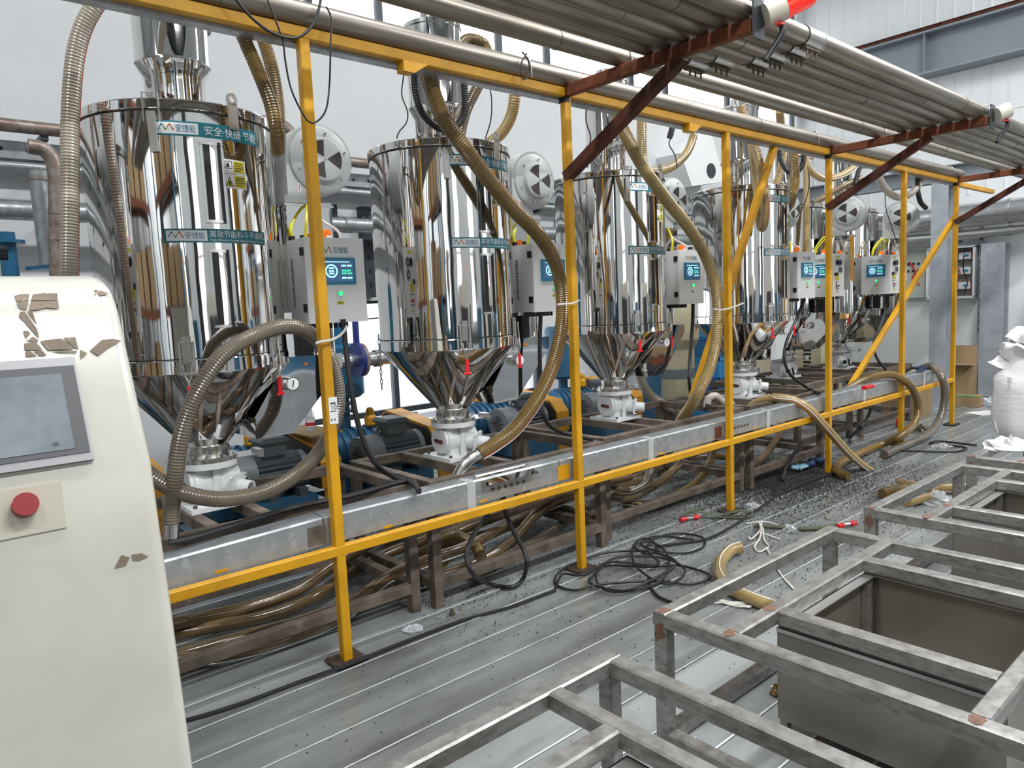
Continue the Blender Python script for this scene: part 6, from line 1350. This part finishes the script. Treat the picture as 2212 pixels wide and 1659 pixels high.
# chain heap and red jack behind the fifth post
pc = (8.724, 0.011, 0.000); t = thing('chain_heap', 'heap of rusty chain on the floor behind the looping hoses', 'chain', pc)
rh = random.Random(9)
for k in range(26):
    a = rh.uniform(0, 6.28); rr2 = rh.uniform(0, 0.16); cx_ = pc[0] + rr2 * math.cos(a); cy_ = pc[1] + 0.15 + rr2 * math.sin(a); cz_ = 0.012 + 0.09 * max(0, 1 - rr2 / 0.16) * rh.random()
    ax = Vector((rh.uniform(-1, 1), rh.uniform(-1, 1), rh.uniform(-0.4, 0.4))).normalized(); bx_ = ax.orthogonal().normalized()
    mb = MB(); mb.sweep([Vector((cx_, cy_, cz_)) + ax * (0.03 * math.cos(2 * math.pi * q_ / 10)) + bx_ * (0.017 * math.sin(2 * math.pi * q_ / 10)) for q_ in range(10)], 0.005, 5, closed=True); mb.build('link', 'bolt', t)
pr_ = (8.875, 0.323, 0.000); single(MB().bar((pr_[0], pr_[1] + 0.1, 0.04), (pr_[0] + 0.16, pr_[1] + 0.16, 0.05), 0.07, 0.07, 0.02), 'red_tool_case', 'red', 'small red case on the floor behind the fifth post', 'case')
single(MB().bar((6.758, -0.073, 0.718), (6.923, -0.078, 0.718), 0.045, 0.034, 0.01), 'red_tool_grip', 'red', 'red tool lying on the fifth stand behind the fourth post', 'tool')
# paper label on the first post
t = single(MB().box((PX[0] + 0.012, -0.0022, 1.115), (PX[0] + S + 0.008, -0.0006, 1.235)), 'paper_label', 'paper', 'white handwritten paper label stuck on the first yellow post', 'label')
for k, (a, b, c_, d_) in enumerate(((0.018, 0.045, 1.205, 1.211), (0.018, 0.045, 1.170, 1.174), (0.018, 0.024, 1.130, 1.138), (0.034, 0.040, 1.130, 1.138))): part('print_mark', 'black_print', t, ('box', (PX[0] + a, -0.0028, c_), (PX[0] + b, -0.0022, d_)), smooth=False)
v, f_ = fit_text('10', PX[0] + 0.026, PX[0] + 0.050, 1.178, 1.203); MB().add([(q_[0], -0.0028, q_[1]) for q_ in v], f_).build('handwriting', 'black_print', t, smooth=False)

# black plastic pellets: a heap and thousands of strays
rp = random.Random(5); mb = MB()
def pellet(x, y, z, s):
    a = rp.uniform(0, 3.14); c_, s_ = math.cos(a) * s, math.sin(a) * s
    mb.add([(x + c_, y + s_, z), (x - s_ * 0.7, y + c_ * 0.7, z), (x - c_, y - s_, z), (x + s_ * 0.7, y - c_ * 0.7, z), (x, y, z + s * 0.9)], [(0, 1, 4), (1, 2, 4), (2, 3, 4), (3, 0, 4), (3, 2, 1, 0)])
hc = (5.822, 0.083, 0.000); hd = (6.095, 0.599, 0.000)
def near_solid(x, y): return False
for k in range(26000):
    u = abs(rp.gauss(0, 0.40)) if k % 3 else abs(rp.gauss(0, 0.62)); a = rp.uniform(0, 6.283)
    x = hc[0] + u * 1.7 * math.cos(a); y_ = hc[1] + 0.10 + u * 0.95 * math.sin(a)
    pellet(x, y_, 0.002 + 0.016 * max(0, 1 - u / 0.55) * rp.random(), rp.uniform(0.0045, 0.0075))
for k in range(2600):
    x = rp.uniform(2.0, 8.2); y_ = rp.gauss(-0.05, 0.5)
    if rp.random() < 0.5: x = 2.0 + 2.2 * rp.random(); y_ = rp.gauss(0.45, 0.25)
    if y_ < -1.35: continue
    pellet(x, y_, 0.0015, rp.uniform(0.0035, 0.006))
for k in range(300): pellet(rp.uniform(1.0, 4.0), rp.uniform(-1.3, 0.1), 0.0015, rp.uniform(0.003, 0.005))
for k in range(700): pellet(rp.uniform(3.2, 5.2), rp.gauss(-0.95, 0.25), 0.0015, rp.uniform(0.0035, 0.006))
pel = single(mb, 'plastic_pellets', 'pellet', 'black plastic pellets spilled over the floor round the third and fourth posts', 'pellets', base=(hc[0], hc[1], 0.0), smooth=False); pel['kind'] = 'stuff'
mb = MB(); rings = []; rj = random.Random(8); jag = [rj.uniform(0.72, 1.12) for _ in range(160)]
for i in range(8):
    rg = []
    for k in range(160):
        a = 2 * math.pi * k / 160; e_ = (i / 7) ** 2
        rr3 = (0.02 + 0.95 * i / 7) * (1 + 0.20 * math.sin(3 * a + 1) + 0.13 * math.sin(7 * a) + 0.08 * math.sin(13 * a + 2)) * (1 + (jag[k] - 1) * e_)
        rg.append((hc[0] + rr3 * 0.62 * math.cos(a), hc[1] + 0.12 + rr3 * 0.30 * math.sin(a), 0.003 + 0.017 * (1 - i / 7) ** 1.3 if i < 7 else 0.0005))
    rings.append(rg)
mb.ring_loft(rings); pm_ = mb.build('pellet_mound', mat('pellet_mound', '0e0e0f', 0.75, bump=0.006, bscale=150), None); tag(pm_, 'low black mound of pellets on the floor before the fourth stand', 'pellets', kind='stuff')

# ------------------------------------------------------------------ hall behind the viewer: contents invented for the hopper reflections
def added_press(label, x, y, s=1.0):  # invented machine out of view, there to be mirrored in the hoppers
    t = thing('added_moulding_machine', label, 'machine', (x, y, 0), 'added moulding machines in the rear aisle')
    V = lambda a, b, c: (x + a, y + b, c)
    part('bed', 'galv_col', t, ('box', V(-2.0, -0.55, 0.08), V(2.0, 0.55, 0.85)))
    part('skid', 'darkgrey', t, ('box', V(-1.95, -0.5, 0.0), V(1.95, 0.5, 0.08)))
    part('clamp_guard', 'console', t, ('prism', [(x - 1.9, 0.85), (x - 0.1, 0.85), (x - 0.1, 1.75), (x - 0.25, 1.9), (x - 1.75, 1.9), (x - 1.9, 1.75)], 'y', y - 0.5, y + 0.5))
    part('guard_window', 'darkgrey', t, ('box', V(-1.6, 0.5, 1.05), V(-0.4, 0.505, 1.65)))
    part('platen', 'motor_dark', t, ('box', V(-0.1, -0.45, 0.85), V(0.1, 0.45, 1.7)))
    part('barrel', 'motor_dark', t, ('cyl', V(0.1, 0, 1.25), V(1.5, 0, 1.25), 0.16, 24))
    part('injection_unit', 'blue_mach', t, ('box', V(1.4, -0.35, 0.85), V(1.95, 0.35, 1.6)))
    part('feed_hopper', 'steel', t, ('lathe', [(0.06, 1.4), (0.06, 1.6), (0.26, 1.95), (0.26, 2.4), (0.001, 2.42)], (x + 1.25, y), 28))
    part('status_lamp', 'orange_lamp', t, ('cyl', V(-0.3, 0.3, 1.9), V(-0.3, 0.3, 2.25), 0.03, 12))
    return t
added_press('added ivory moulding machine in the rear aisle, left of the viewer', -2.6, -5.6)
added_press('added ivory moulding machine in the rear aisle, behind the viewer', 2.6, -5.6)
added_press('added ivory moulding machine in the rear aisle, right of the viewer', 7.6, -5.6)
for x_, lb_ in ((-4.2, 'added dark steel roof column at the left of the rear aisle'), (0.1, 'added dark steel roof column behind the viewer'), (4.9, 'added dark steel roof column between the rear machines'), (9.9, 'added dark steel roof column at the right of the rear aisle')):  # unseen columns added to put dark stripes into the hopper reflections
    hcol('added_roof_column', lb_, x_, -4.6, 0.36, 0.30, 6.4, 'darkgrey')
t = thing('added_roof_beam', 'added dark steel roof beam across the tops of the rear columns', 'beam', (3, -4.6, 6.4))  # added with the columns, out of view, for the reflections only
part('top_flange', 'darkgrey', t, ('box', (XL, -4.75, 6.78), (XW, -4.45, 6.8))); part('web', 'darkgrey', t, ('box', (XL, -4.61, 6.42), (XW, -4.59, 6.78))); part('bottom_flange', 'darkgrey', t, ('box', (XL, -4.75, 6.4), (XW, -4.45, 6.42)))

def added_storage_rack(label, x, y, rz):  # made-up shelving that breaks up the blank white reflections
    t = thing('added_storage_rack', label, 'shelving', (x, y, 0), 'added storage racks in the rear aisle'); t.rotation_euler = (0, 0, R(rz)); ORIG[t.name] = Vector((0, 0, 0))
    for a in (-1.3, 1.3):
        for b in (-0.45, 0.45): part('upright', 'blue_tank', t, ('bar', (a, b, 0), (a, b, 4.2), 0.09, 0.08))
    for z in (0.5, 1.7, 2.9, 4.0):
        for b in (-0.45, 0.45): part('shelf_beam', 'rust_light', t, ('bar', (-1.25, b, z), (1.25, b, z), 0.05, 0.11))
        part('shelf_deck', 'darkgrey', t, ('box', (-1.25, -0.42, z + 0.056), (1.25, 0.42, z + 0.075)))
    return t
for x_, y_, rz_, lb_ in ((-2.2, -3.6, 0, 'added blue storage rack left behind the console, seen only in reflections'), (-4.9, -1.5, 90, 'added blue storage rack along the left wall, seen only in reflections'), (11.3, -5.2, 90, 'added blue storage rack at the right rear, seen only in reflections')):
    added_storage_rack(lb_, x_, y_, rz_)
    for zi_, z_ in enumerate((0.576, 1.776, 2.976)):
        for di_, d_ in enumerate((-0.75, 0.1, 0.85)):
            w_ = 0.62; h_ = rp.uniform(0.5, 0.85)
            cx_ = x_ + d_ * math.cos(R(rz_)); cy_ = y_ + d_ * math.sin(R(rz_))
            carton('added brown carton %s on %s shelf of the rear %s' % (('left', 'in the middle', 'right')[di_], ('lowest', 'second', 'third')[zi_], ('left rack', 'wall rack', 'right rack')[(x_ < -4) + 2 * (x_ > 5)]), cx_, cy_, z_, w_, 0.6, h_, rz_)['group'] = 'added cartons on the rear racks'  # boxes added to fill the unseen racks for the mirrored view

hd0, hd1, hd2, hd3 = (8.308, 3.000, 3.539), (9.006, 3.000, 3.936), (9.356, 3.000, 3.246), (8.556, 3.000, 3.123)
t = thing('duct_hood', 'slanted white sheet metal hood on the back wall between third and fourth hoppers', 'hood', (hd3[0], 3.2, hd3[2]))
part('hood_body', 'white_paint', t, ('prism', [(q_[0], q_[2]) for q_ in (hd0, hd3, hd2, hd1)], 'y', 3.0, 3.399), smooth=False)
part('round_port', 'darkgrey', t, ('cyl', (hd2[0] - 0.35, 3.0, hd2[2] + 0.12), (hd2[0] - 0.35, 2.985, hd2[2] + 0.12), 0.10, 24))
